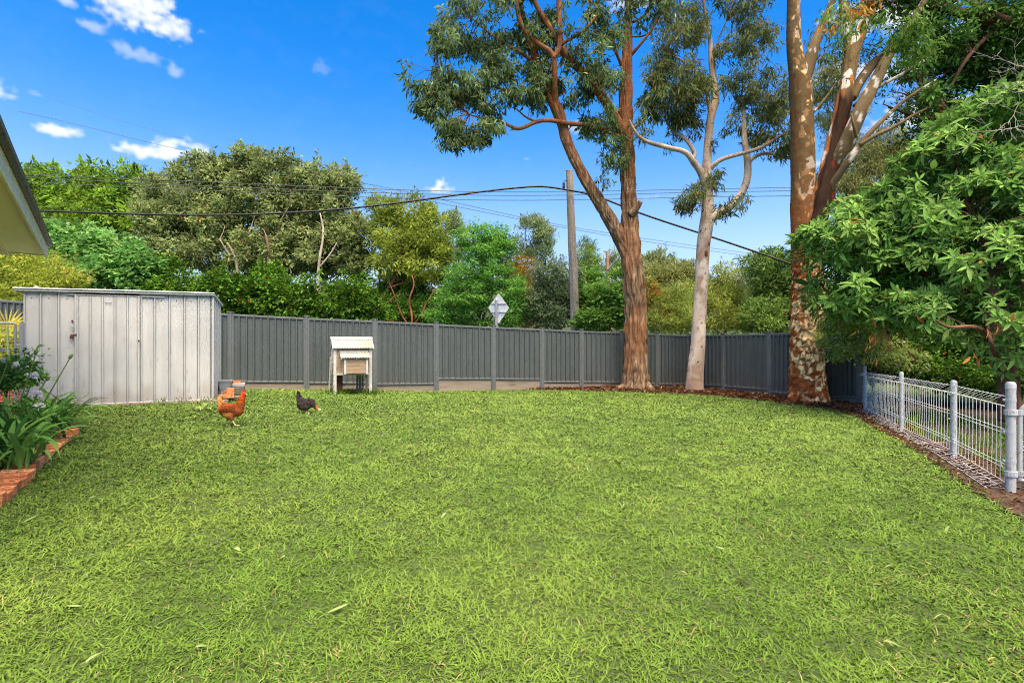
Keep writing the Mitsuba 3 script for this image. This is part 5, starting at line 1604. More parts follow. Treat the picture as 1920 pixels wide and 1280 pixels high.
# ------------------------------------------------------------------ the dark canopy reaching in at the upper right
dk = thing('dark_tree', 'dark dense tree whose canopy and bare branches reach in at the upper right', 'tree')
limbs = [[(2300, 600, 40, 9.2), (2230, 300, 34, 9.2), (2150, 160, 26, 9.2), (2050, 90, 20, 9.2), (1960, 62, 15, 9.2), (1880, 46, 11, 9.2), (1800, 24, 9, 9.2), (1740, 6, 6, 9.3), (1690, -30, 4, 9.4)],
         [(1960, 62, 9, 9.2), (1900, 45, 7, 9), (1850, 20, 6, 9), (1800, -10, 4)],
         [(2230, 320, 20, 9.4), (2080, 290, 15, 9.4), (1960, 268, 11, 9.4), (1880, 252, 8, 9.4), (1820, 240, 7, 9.4), (1790, 222, 6, 9.4), (1768, 200, 5, 9.4), (1745, 165, 4, 9.4), (1720, 148, 3, 9.4), (1690, 150, 2, 9.4)],
         [(1790, 222, 4, 9.4), (1750, 222, 3, 9.3), (1715, 218, 2.4, 9.3), (1680, 205, 1.6, 9.2), (1655, 195, 1)],
         [(1768, 200, 2.6, 9.4), (1735, 195, 2, 9.3), (1700, 178, 1.4, 9.3), (1668, 172, .8)],
         [(1820, 240, 3, 9.4), (1775, 250, 2, 9.3), (1740, 262, 1.4, 9.2)],
         [(1880, 46, 6, 9.2), (1840, 80, 4, 9.1), (1800, 130, 3, 9.1), (1780, 170, 2, 9.2)]]
bp, br = [], []
for i, s_ in enumerate(limbs):
    s_ = [(q_[0], q_[1], q_[2], (q_[3] if len(q_) > 3 else 9.2) * 1.22) for q_ in s_]
    m = limb_mesh(px_limb(s_, 9.2), .06, 24 if i in (0, 2) else 10, lumps(.3, 221 + i), lambda v, th, s: tint(v, srgb(52, 38, 30), srgb(104, 74, 58), (5, 5, 3), 220))
    obj('trunk' if i == 0 else 'branch', (m[0], m[1]), 'bark', dk, smooth=True, color=m[2])
    bp.append(m[3]); br.append(m[4])
BK = 1.22
bd = pblobs([(a_[0], a_[1], a_[2], a_[3], a_[4] * BK) for a_ in [(1790, 60, 60, 50, 9.6), (1850, 30, 70, 50, 9.4), (1910, 60, 60, 60, 9.2), (1870, 120, 70, 60, 9.6), (1800, 130, 42, 46, 9.8), (1925, 150, 50, 70, 9.3), (1850, 190, 60, 46, 9.8), (1800, 205, 38, 40, 10), (1770, 175, 26, 32, 10), (1905, 220, 50, 50, 9.6), (1780, 300, 40, 50, 10.4), (1740, 20, 40, 34, 9.6), (1830, 275, 50, 40, 10.2), (1700, -20, 60, 34, 9.5), (1850, -60, 140, 70, 9.4), (1990, 60, 60, 110, 9.2), (1752, 100, 34, 30, 9.5), (1765, 55, 40, 30, 9.5), (1728, 40, 30, 26, 9.4), (1745, 240, 34, 22, 9.6), (1775, 255, 34, 30, 9.6), (1720, 190, 22, 18, 9.4), (1700, 130, 22, 16, 9.4)]], .9)
lv, cc = foliage(bd, 1300, 32, .24, .105, .044, (srgb(36, 62, 28), srgb(92, 128, 62), srgb(150, 90, 40)), 231, 'up', .46, .1, .8, 1.7, .35, .008)
obj('leaves', (lv[0], lv[1]), 'leaf_glossy', dk, color=lv[2], kind='stuff')
v, f = twig_mesh(np.vstack(bp), np.concatenate(br), cc, 232, .010, .3)
obj('twigs', (v, f), 'bark', dk, color=tint(v, srgb(52, 38, 30), srgb(104, 74, 58), (2, 2, 2), 5), kind='stuff')
# bare grey twigs at the right edge, and a fan of fine dead twigs
r = rng_of(233)


def spray(root, dirn, L, n, levels, r0, seed):
    g = rng_of(seed)
    out = []
    def grow(p, d, l, rad, lev):
        q = [p]
        for _ in range(4):
            d = unit(d + g.normal(0, .16, 3))
            q.append(q[-1] + d * l / 4)
        out.append(tube(np.array(q), np.linspace(rad, rad * .6, 5), 4, False)[:2])
        if lev:
            for _ in range(n):
                j = int(g.integers(2, 5))
                grow(q[j], unit(d + g.normal(0, .48, 3)), l * g.uniform(.5, .8), rad * .6, lev - 1)
    grow(np.array(root, float), unit(np.array(dirn, float)), L, r0, levels)
    return cat(out)


sp = [spray(P(1990, 245, 7.6), (-.85, .1, .35), .75, 4, 3, .009, 234), spray(P(1985, 200, 7.8), (-.8, 0, .55), .7, 4, 3, .009, 235), spray(P(1980, 150, 7.7), (-.75, .1, -.1), .5, 3, 3, .007, 236)]
v, f = cat(sp)
obj('bare_twigs', (v, f), 'bark', dk, color=tint(v, srgb(150, 140, 134), srgb(198, 188, 180), (3, 3, 3), 6), kind='stuff')
sp = [spray(P(1770, 205, 11.3), (-.8, -.1, .3), .6, 4, 3, .007, 237), spray(P(1730, 160, 11.3), (-.7, -.1, -.2), .5, 4, 3, .006, 238), spray(P(1705, 25, 11.3), (-.9, -.1, .05), .55, 4, 3, .006, 239)]
v, f = cat(sp)
obj('dead_twigs', (v, f), 'bark', dk, color=tint(v, srgb(62, 46, 38), srgb(110, 84, 66), (3, 3, 3), 6), kind='stuff')
bl = pblobs([(1612, 14, 24, 14, 9.4), (1640, 4, 20, 12, 9.4), (1553, 50, 7, 12, 9.4)], .2)
lv, cc = foliage(bl, 11, 10, .11, .12, .034, (srgb(150, 84, 34), srgb(206, 140, 76)), 240, 'droop', .2, .1)
obj('dry_leaves', (lv[0], lv[1]), 'leaf_thin', dk, color=lv[2], kind='stuff')
bl = pblobs([(1585, 50, 22, 18, 9.5), (1560, 28, 12, 14, 9.5), (1640, 40, 24, 14, 9.5), (1700, 60, 40, 22, 9.5), (1740, 95, 30, 20, 9.5), (1690, 85, 36, 22, 9.6)], .3)
lv, cc = foliage(bl, 60, 16, .16, .13, .036, (srgb(50, 84, 34), srgb(112, 140, 70)), 241, 'droop', .25, .1)
obj('hanging_leaves', (lv[0], lv[1]), 'leaf_thin', dk, color=lv[2], kind='stuff')

# ------------------------------------------------------------------ shrubs and trees behind the fences
def plant(name, label, category, rows, clumps, per, cr, L, W, cols, seed, style='up', group=None, depth=.8, gap=.38, shell=.45, flat_=.65, gs=.9, mat='leaf_thin', trunk=None, tw=.3, limbs_=(), bark_c=(srgb(80, 66, 52), srgb(132, 116, 98)), new=0.0, twr=.012, sprig=.0):
    k = thing(name, label, category, group)
    bl = pblobs(rows, depth)
    lv, cc = foliage(bl, clumps, per, cr, L, W, cols, seed, style, gap, shell, flat_, gs, .35, new, sprig)
    obj('leaves', (lv[0], lv[1]), mat, k, color=lv[2], kind='stuff')
    N_TRI[k] = len(lv[1])
    bp_, br_ = [], []
    fn = lambda v, th, s: tint(v, bark_c[0], bark_c[1], (3, 3, 2), seed + 3)
    if trunk is not None:
        px, d, hw = trunk[:3]
        foot = P(px, 650, d)
        zf_ = float(gz(foot[0], foot[1])) - .15
        cen = np.mean([b[0] for b in bl], 0)
        top = cen + np.array([0, 0, max(b[1][2] for b in bl) * .3])
        rad = hw / F * d
        pts_ = np.array([[foot[0], foot[1], zf_, rad * 1.25], [foot[0] * .9 + cen[0] * .1, foot[1] * .9 + cen[1] * .1, zf_ + (top[2] - zf_) * .3, rad], [foot[0] * .5 + cen[0] * .5, foot[1] * .5 + cen[1] * .5, zf_ + (top[2] - zf_) * .65, rad * .75], [top[0], top[1], top[2], rad * .3]])
        m = limb_mesh(pts_, .15, 12, lumps(.2, seed), fn)
        obj('trunk', (m[0], m[1]), 'bark', k, smooth=True, color=m[2])
        bp_.append(m[3]); br_.append(m[4])
        g = rng_of(seed + 4)
        for b in bl:
            j = int(g.integers(len(m[3]) // 3, int(len(m[3]) * .8)))
            a, e = m[3][j], b[0]
            mid = (a + e) / 2 + np.array([0, 0, -.1 * np.linalg.norm(e - a)]) * g.normal(.6, .5) + g.normal(0, .15, 3)
            q = np.vstack([np.r_[a, m[4][j] * .6], np.r_[mid, m[4][j] * .4], np.r_[e, .02]])
            mm = limb_mesh(q, .2, 8, None, fn)
            obj('branch', (mm[0], mm[1]), 'bark', k, smooth=True, color=mm[2])
            bp_.append(mm[3]); br_.append(mm[4])
    for s_ in limbs_:
        mm = limb_mesh(px_limb(s_, s_[0][3]), .12, 10, lumps(.2, seed + 9), fn)
        obj('branch' if trunk is not None or len(s_) < 5 else 'stem', (mm[0], mm[1]), 'bark', k, smooth=True, color=mm[2])
        bp_.append(mm[3]); br_.append(mm[4])
    if bp_ and tw:
        v, f = twig_mesh(np.vstack(bp_), np.concatenate(br_), cc, seed + 5, twr, tw)
        obj('twigs', (v, f), 'bark', k, color=tint(v, bark_c[0], bark_c[1], (2, 2, 2), 5), kind='stuff')
    return k


c_ = lambda *a: srgb(*a)
# far left
plant('vine_tree', 'light green tree draped in vines, left background behind the shed', 'tree', [(95, 345, 50, 34, 31), (150, 350, 55, 32, 31), (215, 345, 50, 36, 31), (262, 352, 30, 30, 31), (85, 400, 60, 40, 30), (160, 395, 60, 34, 30), (225, 400, 50, 40, 30), (270, 430, 40, 50, 29), (20, 380, 50, 60, 31), (140, 445, 80, 34, 29), (60, 455, 70, 34, 29)], 620, 40, .50, .25, .11, (c_(40, 72, 22), c_(132, 162, 62), c_(120, 80, 40)), 301, 'up', depth=2.0, gap=.40, gs=1.0, sprig=.3, trunk=(160, 31, 9), tw=.15, new=.01)
plant('creeper_mound', 'bright green broad leaved creeper mounding above the shed roof', 'creeper', [(150, 470, 60, 42, 22), (205, 480, 55, 40, 21.5), (110, 455, 46, 36, 22.5), (245, 500, 40, 36, 21), (175, 520, 70, 30, 20.5), (270, 520, 40, 30, 20.5), (110, 500, 50, 40, 21)], 520, 36, .36, .20, .12, (c_(44, 86, 34), c_(130, 172, 96)), 302, 'layer', depth=1.0, gap=.36, gs=1.3, sprig=.25, tw=0)
plant('golden_shrub', 'yellow green feathery shrub at the left edge above the shed', 'shrub', [(20, 500, 50, 28, 16), (75, 515, 50, 30, 16), (30, 545, 50, 30, 15.5), (110, 530, 40, 26, 16), (-30, 530, 40, 40, 15.5), (60, 485, 30, 18, 16.5)], 420, 40, .24, .10, .035, (c_(78, 98, 32), c_(158, 168, 72), c_(150, 100, 40)), 303, 'up', depth=.8, gap=.36, gs=1.6, sprig=.3, tw=0, new=.02)
# the great olive-green trees left of centre
OL = (c_(50, 66, 38), c_(146, 160, 104), c_(140, 100, 60))
plant('olive_tree', 'dense dull olive green tree, left one of three above the fence', 'tree', [(320, 370, 46, 40, 28), (375, 335, 50, 34, 28), (420, 350, 40, 44, 28), (300, 420, 44, 44, 27), (360, 400, 54, 44, 27), (415, 420, 44, 44, 27), (330, 465, 50, 36, 26.5), (395, 475, 44, 34, 26.5), (395, 312, 26, 16, 28), (350, 318, 16, 12, 28)], 700, 48, .40, .20, .085, OL, 311, 'up', 'tall olive trees behind the fence', depth=1.6, gap=.42, gs=1.2, sprig=.4, trunk=(440, 27.5, 5), tw=.2, new=.02, limbs_=[[(452, 600, 3.4, 25.5), (450, 560, 3, 25.5), (446, 510, 2.8, 25.4), (440, 480, 2.4, 25.3), (425, 455, 2, 25.2)], [(440, 490, 1.6, 25.4), (425, 470, 1.5, 25.3), (412, 448, 1.2, 25.2)]], bark_c=(c_(120, 108, 94), c_(176, 164, 148)))
plant('olive_tree', 'dense dull olive green tree, tallest and middle one of three above the fence', 'tree', [(470, 318, 40, 26, 28.5), (505, 335, 50, 34, 28), (470, 375, 50, 46, 27.5), (530, 375, 46, 44, 27.5), (490, 430, 55, 40, 27), (545, 430, 40, 40, 27), (470, 480, 40, 30, 26.5), (530, 480, 44, 30, 26.5), (480, 300, 14, 10, 28.5), (545, 318, 22, 16, 28)], 700, 48, .40, .20, .085, OL, 312, 'up', 'tall olive trees behind the fence', depth=1.6, gap=.42, gs=1.2, sprig=.4, trunk=(505, 27, 6), tw=.2, new=.02, limbs_=[[(500, 600, 3.6, 25), (503, 560, 3.4, 25), (500, 520, 3, 25), (504, 480, 2.6, 25), (498, 440, 2, 25)]], bark_c=(c_(104, 84, 66), c_(158, 134, 112)))
plant('olive_tree', 'dense dull olive green tree, right one of three with a pale thin trunk', 'tree', [(585, 345, 38, 30, 27.5), (625, 365, 32, 32, 27), (590, 395, 44, 40, 27), (640, 410, 26, 40, 26.5), (590, 445, 44, 36, 26.5), (640, 460, 40, 36, 26), (680, 450, 24, 40, 26), (600, 490, 40, 24, 26), (660, 500, 36, 24, 26), (648, 340, 14, 18, 27), (620, 325, 14, 12, 27)], 640, 48, .38, .20, .085, OL, 313, 'up', 'tall olive trees behind the fence', depth=1.5, gap=.42, gs=1.2, sprig=.4, trunk=(600, 26, 4), tw=.22, new=.02, limbs_=[[(598, 602, 3.4, 24.5), (599, 560, 3.2, 24.5), (597, 520, 2.8, 24.5), (600, 480, 2.4, 24.5), (606, 430, 1.8, 24.5), (600, 400, 1.2, 24.5)], [(598, 545, 1.8, 24.5), (575, 540, 1.5, 24.3), (560, 560, 1, 24.2)], [(600, 500, 1.6, 24.5), (620, 475, 1.4, 24.4), (632, 455, 1, 24.3)]], bark_c=(c_(140, 132, 118), c_(196, 188, 174)))
plant('ivy_hedge', 'low dark glossy ivy hedge along the fence below the olive trees', 'hedge', [(330, 560, 60, 36, 19.5), (420, 555, 60, 40, 19), (490, 560, 55, 40, 19), (560, 565, 55, 40, 19), (630, 575, 50, 36, 19), (690, 590, 36, 26, 19), (310, 522, 46, 34, 21), (425, 538, 40, 24, 21), (505, 530, 26, 30, 21.5), (655, 548, 40, 26, 21)], 720, 34, .32, .15, .09, (c_(22, 52, 16), c_(92, 126, 44), c_(140, 66, 40)), 314, 'layer', depth=.9, gap=.38, gs=1.3, sprig=.35, tw=0, mat='leaf_glossy', new=.012)
# centre
plant('wattle_tree', 'rounded yellow green tree left of the road sign', 'tree', [(720, 395, 30, 22, 25), (765, 405, 42, 30, 25), (805, 425, 30, 32, 25), (740, 440, 40, 36, 24.5), (790, 460, 46, 34, 24.5), (740, 485, 44, 28, 24), (800, 500, 40, 28, 24), (825, 465, 18, 34, 24.5), (760, 520, 40, 18, 24)], 640, 46, .36, .17, .055, (c_(62, 82, 28), c_(146, 160, 72)), 321, 'up', depth=1.5, gap=.41, gs=1.2, sprig=.4, trunk=(690, 24, 5), tw=.2, limbs_=[[(690, 612, 4.5, 23.5), (706, 580, 4, 23.5), (722, 552, 3.6, 23.5), (738, 525, 3, 23.5), (752, 490, 2, 23.5)], [(728, 540, 2, 23.4), (752, 532, 1.7, 23.3), (782, 524, 1.2, 23.2)]], bark_c=(c_(72, 48, 34), c_(120, 84, 62)))
plant('feathery_tree', 'bright green feathery leaved tree directly left above the road sign', 'tree', [(890, 445, 32, 20, 23), (930, 450, 26, 20, 23), (905, 475, 44, 22, 23), (945, 480, 20, 26, 23), (880, 515, 42, 26, 22.5), (930, 520, 38, 26, 22.5), (870, 555, 50, 30, 22), (960, 550, 24, 26, 22), (965, 590, 26, 22, 21.5), (900, 590, 50, 24, 22), (840, 590, 34, 24, 22)], 760, 44, .36, .15, .045, (c_(46, 90, 32), c_(124, 172, 82)), 322, 'layer', depth=1.2, gap=.42, gs=1.2, sprig=.3, trunk=(890, 22.5, 3.5), tw=.3, flat_=.35, bark_c=(c_(80, 70, 54), c_(126, 112, 92)))
plant('under_shrub', 'dark tangled shrubs and thin dark stems under the yellow green tree', 'shrub', [(730, 580, 50, 26, 23), (790, 585, 50, 28, 23.5), (840, 560, 30, 36, 23.5), (760, 550, 50, 20, 24.5), (700, 545, 30, 26, 24.5)], 420, 30, .32, .14, .06, (c_(24, 50, 16), c_(80, 120, 46), c_(130, 60, 120)), 323, 'up', depth=1.0, gap=.42, tw=0, new=.004, limbs_=[[(770, 620, 2.2, 22), (772, 590, 2, 22), (768, 560, 1.8, 22), (776, 535, 1.4, 22), (772, 515, 1, 22)], [(772, 612, 2, 22), (790, 590, 1.8, 22), (800, 568, 1.5, 22), (812, 548, 1.2, 22), (818, 530, .8, 22)], [(768, 612, 1.8, 22), (752, 588, 1.6, 22), (744, 565, 1.2, 22), (736, 545, 1, 22), (730, 530, .8, 22)], [(690, 604, 1.8, 20.6), (702, 585, 1.6, 20.6), (722, 572, 1.3, 20.6), (740, 556, 1, 20.6), (752, 552, .8, 20.6)], [(656, 602, 1.4, 20.6), (668, 585, 1.2, 20.6), (690, 574, 1, 20.6), (712, 562, .8, 20.6), (722, 552, .5, 20.6)]], bark_c=(c_(84, 52, 34), c_(150, 100, 70)))
plant('thin_tree', 'thin grey green wispy tree rising right of the feathery tree', 'tree', [(985, 430, 16, 22, 34), (1005, 425, 14, 26, 34), (1020, 445, 18, 24, 34), (980, 465, 22, 20, 34), (1010, 475, 24, 22, 34)], 210, 34, .42, .20, .05, (c_(70, 92, 60), c_(136, 150, 110)), 324, 'needle', 'thin wispy trees', depth=1.0, gap=.42, trunk=(998, 34, 1.6), tw=.6, twr=.02)
plant('thin_tree', 'thin grey green wispy tree between the yellow green and feathery trees', 'tree', [(852, 415, 14, 18, 33), (848, 440, 14, 24, 33), (866, 450, 14, 20, 33), (856, 475, 16, 24, 33)], 120, 32, .42, .20, .05, (c_(70, 92, 60), c_(136, 150, 110)), 325, 'needle', 'thin wispy trees', depth=1.0, gap=.42, trunk=(856, 33, 1.6), tw=.6, twr=.02)
plant('thin_tree', 'thin sparse wispy tree directly right of the furrowed trunk', 'tree', [(1232, 475, 14, 18, 36), (1215, 485, 12, 22, 36), (1245, 490, 16, 16, 36), (1230, 505, 18, 16, 36), (1262, 482, 8, 5, 36)], 110, 30, .42, .20, .06, (c_(70, 88, 50), c_(142, 150, 96)), 326, 'needle', 'thin wispy trees', depth=1.0, gap=.45, trunk=(1224, 36, 1.6), tw=.7, twr=.02)
plant('thin_tree', 'small wispy tree between the slim pole and the furrowed trunk', 'tree', [(1155, 482, 12, 18, 36), (1165, 505, 14, 20, 36), (1145, 505, 10, 20, 36)], 80, 30, .42, .20, .05, (c_(70, 92, 60), c_(136, 150, 110)), 327, 'needle', 'thin wispy trees', depth=1.0, gap=.4, trunk=(1157, 36, 1.6), tw=.6, twr=.02)
plant('russet_shrub', 'russet and olive shrub right behind the road sign', 'shrub', [(975, 545, 22, 40, 25), (985, 585, 22, 30, 25), (965, 510, 20, 24, 26), (990, 510, 16, 26, 26)], 250, 36, .34, .13, .05, (c_(70, 62, 22), c_(146, 122, 50), c_(180, 90, 50)), 328, 'up', depth=.9, gap=.34, tw=0, new=.10)
plant('silver_bush', 'silvery green rounded bush left of the power pole', 'bush', [(1030, 520, 34, 30, 22), (1050, 555, 34, 36, 22), (1020, 560, 30, 36, 22), (1045, 590, 36, 26, 21.5), (1075, 545, 22, 36, 22.5), (1005, 585, 20, 26, 22)], 460, 38, .32, .14, .045, (c_(52, 72, 44), c_(132, 148, 110)), 329, 'up', depth=.9, gap=.37, gs=1.3, sprig=.3, tw=0)
plant('pine_tree', 'dark green pointed conifer right of the power pole', 'tree', [(1100, 455, 12, 20, 38), (1102, 480, 22, 20, 38), (1105, 505, 30, 22, 38), (1100, 530, 34, 22, 38)], 260, 36, .45, .19, .04, (c_(58, 82, 42), c_(122, 146, 76)), 330, 'needle', depth=1.2, gap=.36, trunk=(1101, 38, 2.5), tw=.3, twr=.02)
plant('ivy_bush', 'bright green ivy bush between the slim pole and the power pole', 'bush', [(1105, 570, 30, 30, 21), (1140, 560, 30, 34, 20.5), (1165, 575, 26, 36, 20), (1120, 600, 40, 20, 20), (1160, 530, 20, 24, 22), (1110, 530, 22, 22, 23)], 420, 36, .30, .14, .085, (c_(44, 80, 30), c_(122, 158, 74)), 331, 'layer', depth=.9, gap=.36, gs=1.3, sprig=.25, tw=0)
plant('flowering_creeper', 'creeper with orange flower sprays right behind the furrowed trunk', 'creeper', [(1215, 550, 14, 24, 21), (1228, 568, 18, 20, 20.5), (1210, 585, 14, 26, 20.5), (1238, 590, 16, 14, 20)], 170, 34, .24, .13, .06, (c_(80, 104, 40), c_(150, 160, 80), c_(206, 104, 58)), 332, 'layer', depth=.7, gap=.28, tw=0, new=.30)
plant('lime_shrub', 'lime green feathery shrub between the furrowed and the pale trunk', 'shrub', [(1258, 575, 26, 24, 20), (1245, 600, 30, 24, 19.5), (1280, 598, 22, 24, 19.5), (1270, 555, 20, 18, 20.5)], 300, 40, .28, .11, .035, (c_(92, 108, 46), c_(158, 172, 88)), 333, 'up', depth=.8, gap=.32, tw=0)
plant('olive_scrub', 'olive grey scrubby tree behind the lime shrub', 'tree', [(1250, 525, 34, 26, 30), (1285, 520, 32, 26, 30), (1225, 530, 26, 24, 30), (1265, 550, 36, 20, 29), (1215, 510, 14, 20, 31)], 420, 40, .45, .18, .05, (c_(72, 84, 44), c_(142, 146, 88)), 334, 'up', depth=1.5, gap=.36, trunk=(1262, 30, 2.5), tw=.3)
# right of centre
plant('acacia_tree', 'yellow green acacia behind the fence right of the pale trunk', 'tree', [(1345, 525, 22, 22, 27), (1385, 530, 32, 26, 27), (1355, 560, 34, 24, 26), (1395, 565, 30, 24, 26), (1350, 595, 36, 24, 25.5), (1390, 600, 34, 20, 25.5), (1285, 585, 14, 20, 26), (1310, 560, 20, 24, 26.5)], 560, 40, .36, .14, .04, (c_(78, 94, 34), c_(150, 160, 80)), 341, 'up', depth=1.2, gap=.41, gs=1.2, sprig=.35, trunk=(1365, 26, 2.6), tw=.4)
plant('ash_tree', 'green spreading tree left of the mottled trunk', 'tree', [(1440, 500, 34, 24, 24), (1480, 510, 34, 34, 24), (1415, 490, 20, 12, 24.5), (1450, 535, 40, 26, 23.5), (1490, 560, 36, 40, 23), (1440, 570, 36, 26, 23), (1475, 600, 50, 26, 22.5), (1425, 600, 26, 22, 22.5)], 700, 40, .34, .14, .055, (c_(40, 66, 26), c_(122, 148, 74)), 342, 'up', depth=1.1, gap=.40, gs=1.2, sprig=.35, trunk=(1455, 23.5, 3), tw=.35)
plant('hazy_gum', 'olive leaved gum tree seen behind the two stems of the mottled gum', 'tree', [(1640, 270, 50, 36, 21), (1690, 300, 46, 40, 21), (1605, 310, 40, 40, 21), (1650, 340, 60, 40, 20.5), (1590, 240, 26, 40, 21.5), (1560, 200, 26, 40, 22), (1545, 150, 20, 30, 22), (1720, 270, 30, 26, 20.5), (1590, 360, 40, 36, 20.5), (1545, 350, 14, 40, 22), (1700, 350, 40, 40, 20.5)], 720, 42, .34, .16, .03, (c_(58, 74, 40), c_(128, 134, 84), c_(150, 120, 80)), 343, 'droop', depth=1.3, gap=.37, trunk=(1650, 21, 4.5), tw=.4, new=.08)
plant('white_flower_shrub', 'small leaved shrub with white flowers behind the first fence post', 'shrub', [(1580, 606, 36, 24, 10.9), (1612, 638, 46, 30, 10.9), (1572, 652, 30, 22, 11.0), (1650, 660, 46, 26, 11.6), (1600, 590, 40, 20, 12), (1690, 680, 40, 22, 11.8), (1555, 630, 14, 12, 11.7)], 520, 32, .17, .062, .034, (c_(70, 112, 40), c_(168, 186, 96), c_(240, 240, 216)), 351, 'layer', depth=.5, gap=.34, tw=.25, new=.14, limbs_=[[(1640, 745, 2, 11.8), (1635, 710, 1.8, 11.8), (1625, 670, 1.5, 11.7), (1605, 630, 1.2, 11.6), (1590, 600, .8, 11.6)]])
DKS = (c_(30, 58, 20), c_(96, 132, 54), c_(160, 90, 46))
plant('understory', 'shaded small leaved shrubs behind the white fence, under the big leaved tree', 'shrub', [(1660, 640, 60, 36, 13), (1740, 650, 60, 40, 12.5), (1820, 655, 60, 40, 12), (1900, 660, 60, 44, 11.5), (1700, 690, 50, 30, 12.2), (1780, 700, 60, 30, 11.8), (1860, 705, 60, 30, 11), (1940, 710, 60, 40, 10.6), (1640, 690, 40, 26, 12.6), (1960, 640, 60, 80, 11)], 880, 34, .24, .085, .045, DKS, 352, 'layer', depth=.8, gap=.32, tw=0, mat='leaf_glossy', new=.012)
plant('back_shrub', 'tall dark shrubbery standing behind the big leaved tree', 'shrub', [(1640, 470, 80, 80, 14), (1740, 440, 90, 100, 13.5), (1840, 420, 90, 120, 13), (1940, 420, 90, 140, 12.5), (1680, 570, 90, 60, 13.8), (1790, 560, 90, 70, 13.2), (1900, 560, 90, 80, 12.6), (1600, 560, 40, 50, 14)], 900, 34, .34, .13, .065, DKS, 353, 'layer', depth=1.0, gap=.25, tw=0, mat='leaf_glossy', new=.006)
# the wooded rise behind everything
rows = []
g = rng_of(360)
for tree_k, x0, x1, y0, y1, dd_ in (('olive_tree', 310, 440, 380, 560, 25.2), ('olive_tree_001', 450, 560, 380, 580, 25.0), ('olive_tree_002', 570, 690, 400, 590, 24.2)):
    for _ in range(8):      # pale limbs that show between the leaves
        x, y, h = g.uniform(x0, x1), g.uniform(y0 + 50, y1), g.uniform(40, 90)
        sx = g.normal(0, 26)
        m = limb_mesh(px_limb([(x, y, 1.2), (x + sx * .3, y - h * .35, 1.0), (x + sx * .7 + g.normal(0, 6), y - h * .7, .7), (x + sx * 1.3, y - h, .4)], dd_ + g.uniform(.5, 1.6)), .15, 6, None, lambda v, th, s_: tint(v, srgb(120, 110, 94), srgb(186, 176, 158), (3, 3, 3), 365))
        obj('branch', (m[0], m[1]), 'bark', tree_k, smooth=True, color=m[2])
for x in np.arange(-260, 2300, 46):
    top = np.interp(x, [-260, 60, 260, 480, 690, 850, 1000, 1200, 1320, 1420, 1500, 1700, 2300], [380, 400, 420, 430, 450, 500, 520, 535, 540, 530, 500, 430, 400])
    for y in np.arange(top + 24, 660, 44):
        rows.append((x + g.normal(0, 10), y + g.normal(0, 8), 42 + g.normal(0, 8), 30 + g.normal(0, 5), 44 + g.normal(0, 3)))
k = key_of('far_wood')
lab(k, 'dim mass of bushland rising behind the nearer trees', 'wood', None, 'stuff')
lv, cc = foliage(pblobs(rows, 2.5), 1900, 30, .95, .34, .16, (c_(34, 56, 26), c_(104, 128, 70)), 361, 'up', .24, .3, .7, .5, .35)
scene[k] = mikit.ply((lv[0], lv[1]), 'leaf_thin', color=lv[2])
N_TRI['far'] = len(lv[1])

# ------------------------------------------------------------------ hens
def creature(bones, edge=.009, iters=10):
    """One continuous skin over the hulls of the bones; a bone is a list of (x, y, z, r) or (x, y, z, rx, ry, rz) balls."""
    total = None
    for bone in bones:
        balls = []
        for b in bone:
            rad = (b[3],) * 3 if len(b) == 4 else b[3:6]
            balls.append(manifold3d.Manifold.sphere(1.0, 20).scale(rad).translate(b[:3]))
        h = manifold3d.Manifold.batch_hull(balls)
        total = h if total is None else total + h
    m = total.refine_to_length(edge).to_mesh()
    t = trimesh.Trimesh(np.array(m.vert_properties[:, :3]), np.array(m.tri_verts), process=True)
    trimesh.smoothing.filter_taubin(t, iterations=iters)
    return t


def feathers(mesh, n, L, W, cfn, flow, seed, lift=.12, mask=None):
    """Overlapping feather tips lying back over the skin."""
    r = rng_of(seed)
    p, fi = trimesh.sample.sample_surface(mesh, n, seed=seed)
    nr = mesh.face_normals[fi]
    fl = np.array([flow(q) for q in p])
    ax = unit(fl - nr * (fl * nr).sum(1, keepdims=True))
    if mask is not None:
        k = mask(p)
        p, nr, ax = p[k], nr[k], ax[k]
    ax = unit(ax + r.normal(0, .16, ax.shape) + nr * lift)
    return leaf_cards(p - ax * L * .3, ax, nr, L * r.uniform(.8, 1.2, len(p)), W, cfn(p) * r.lognormal(0, .09, (len(p), 1)), r)


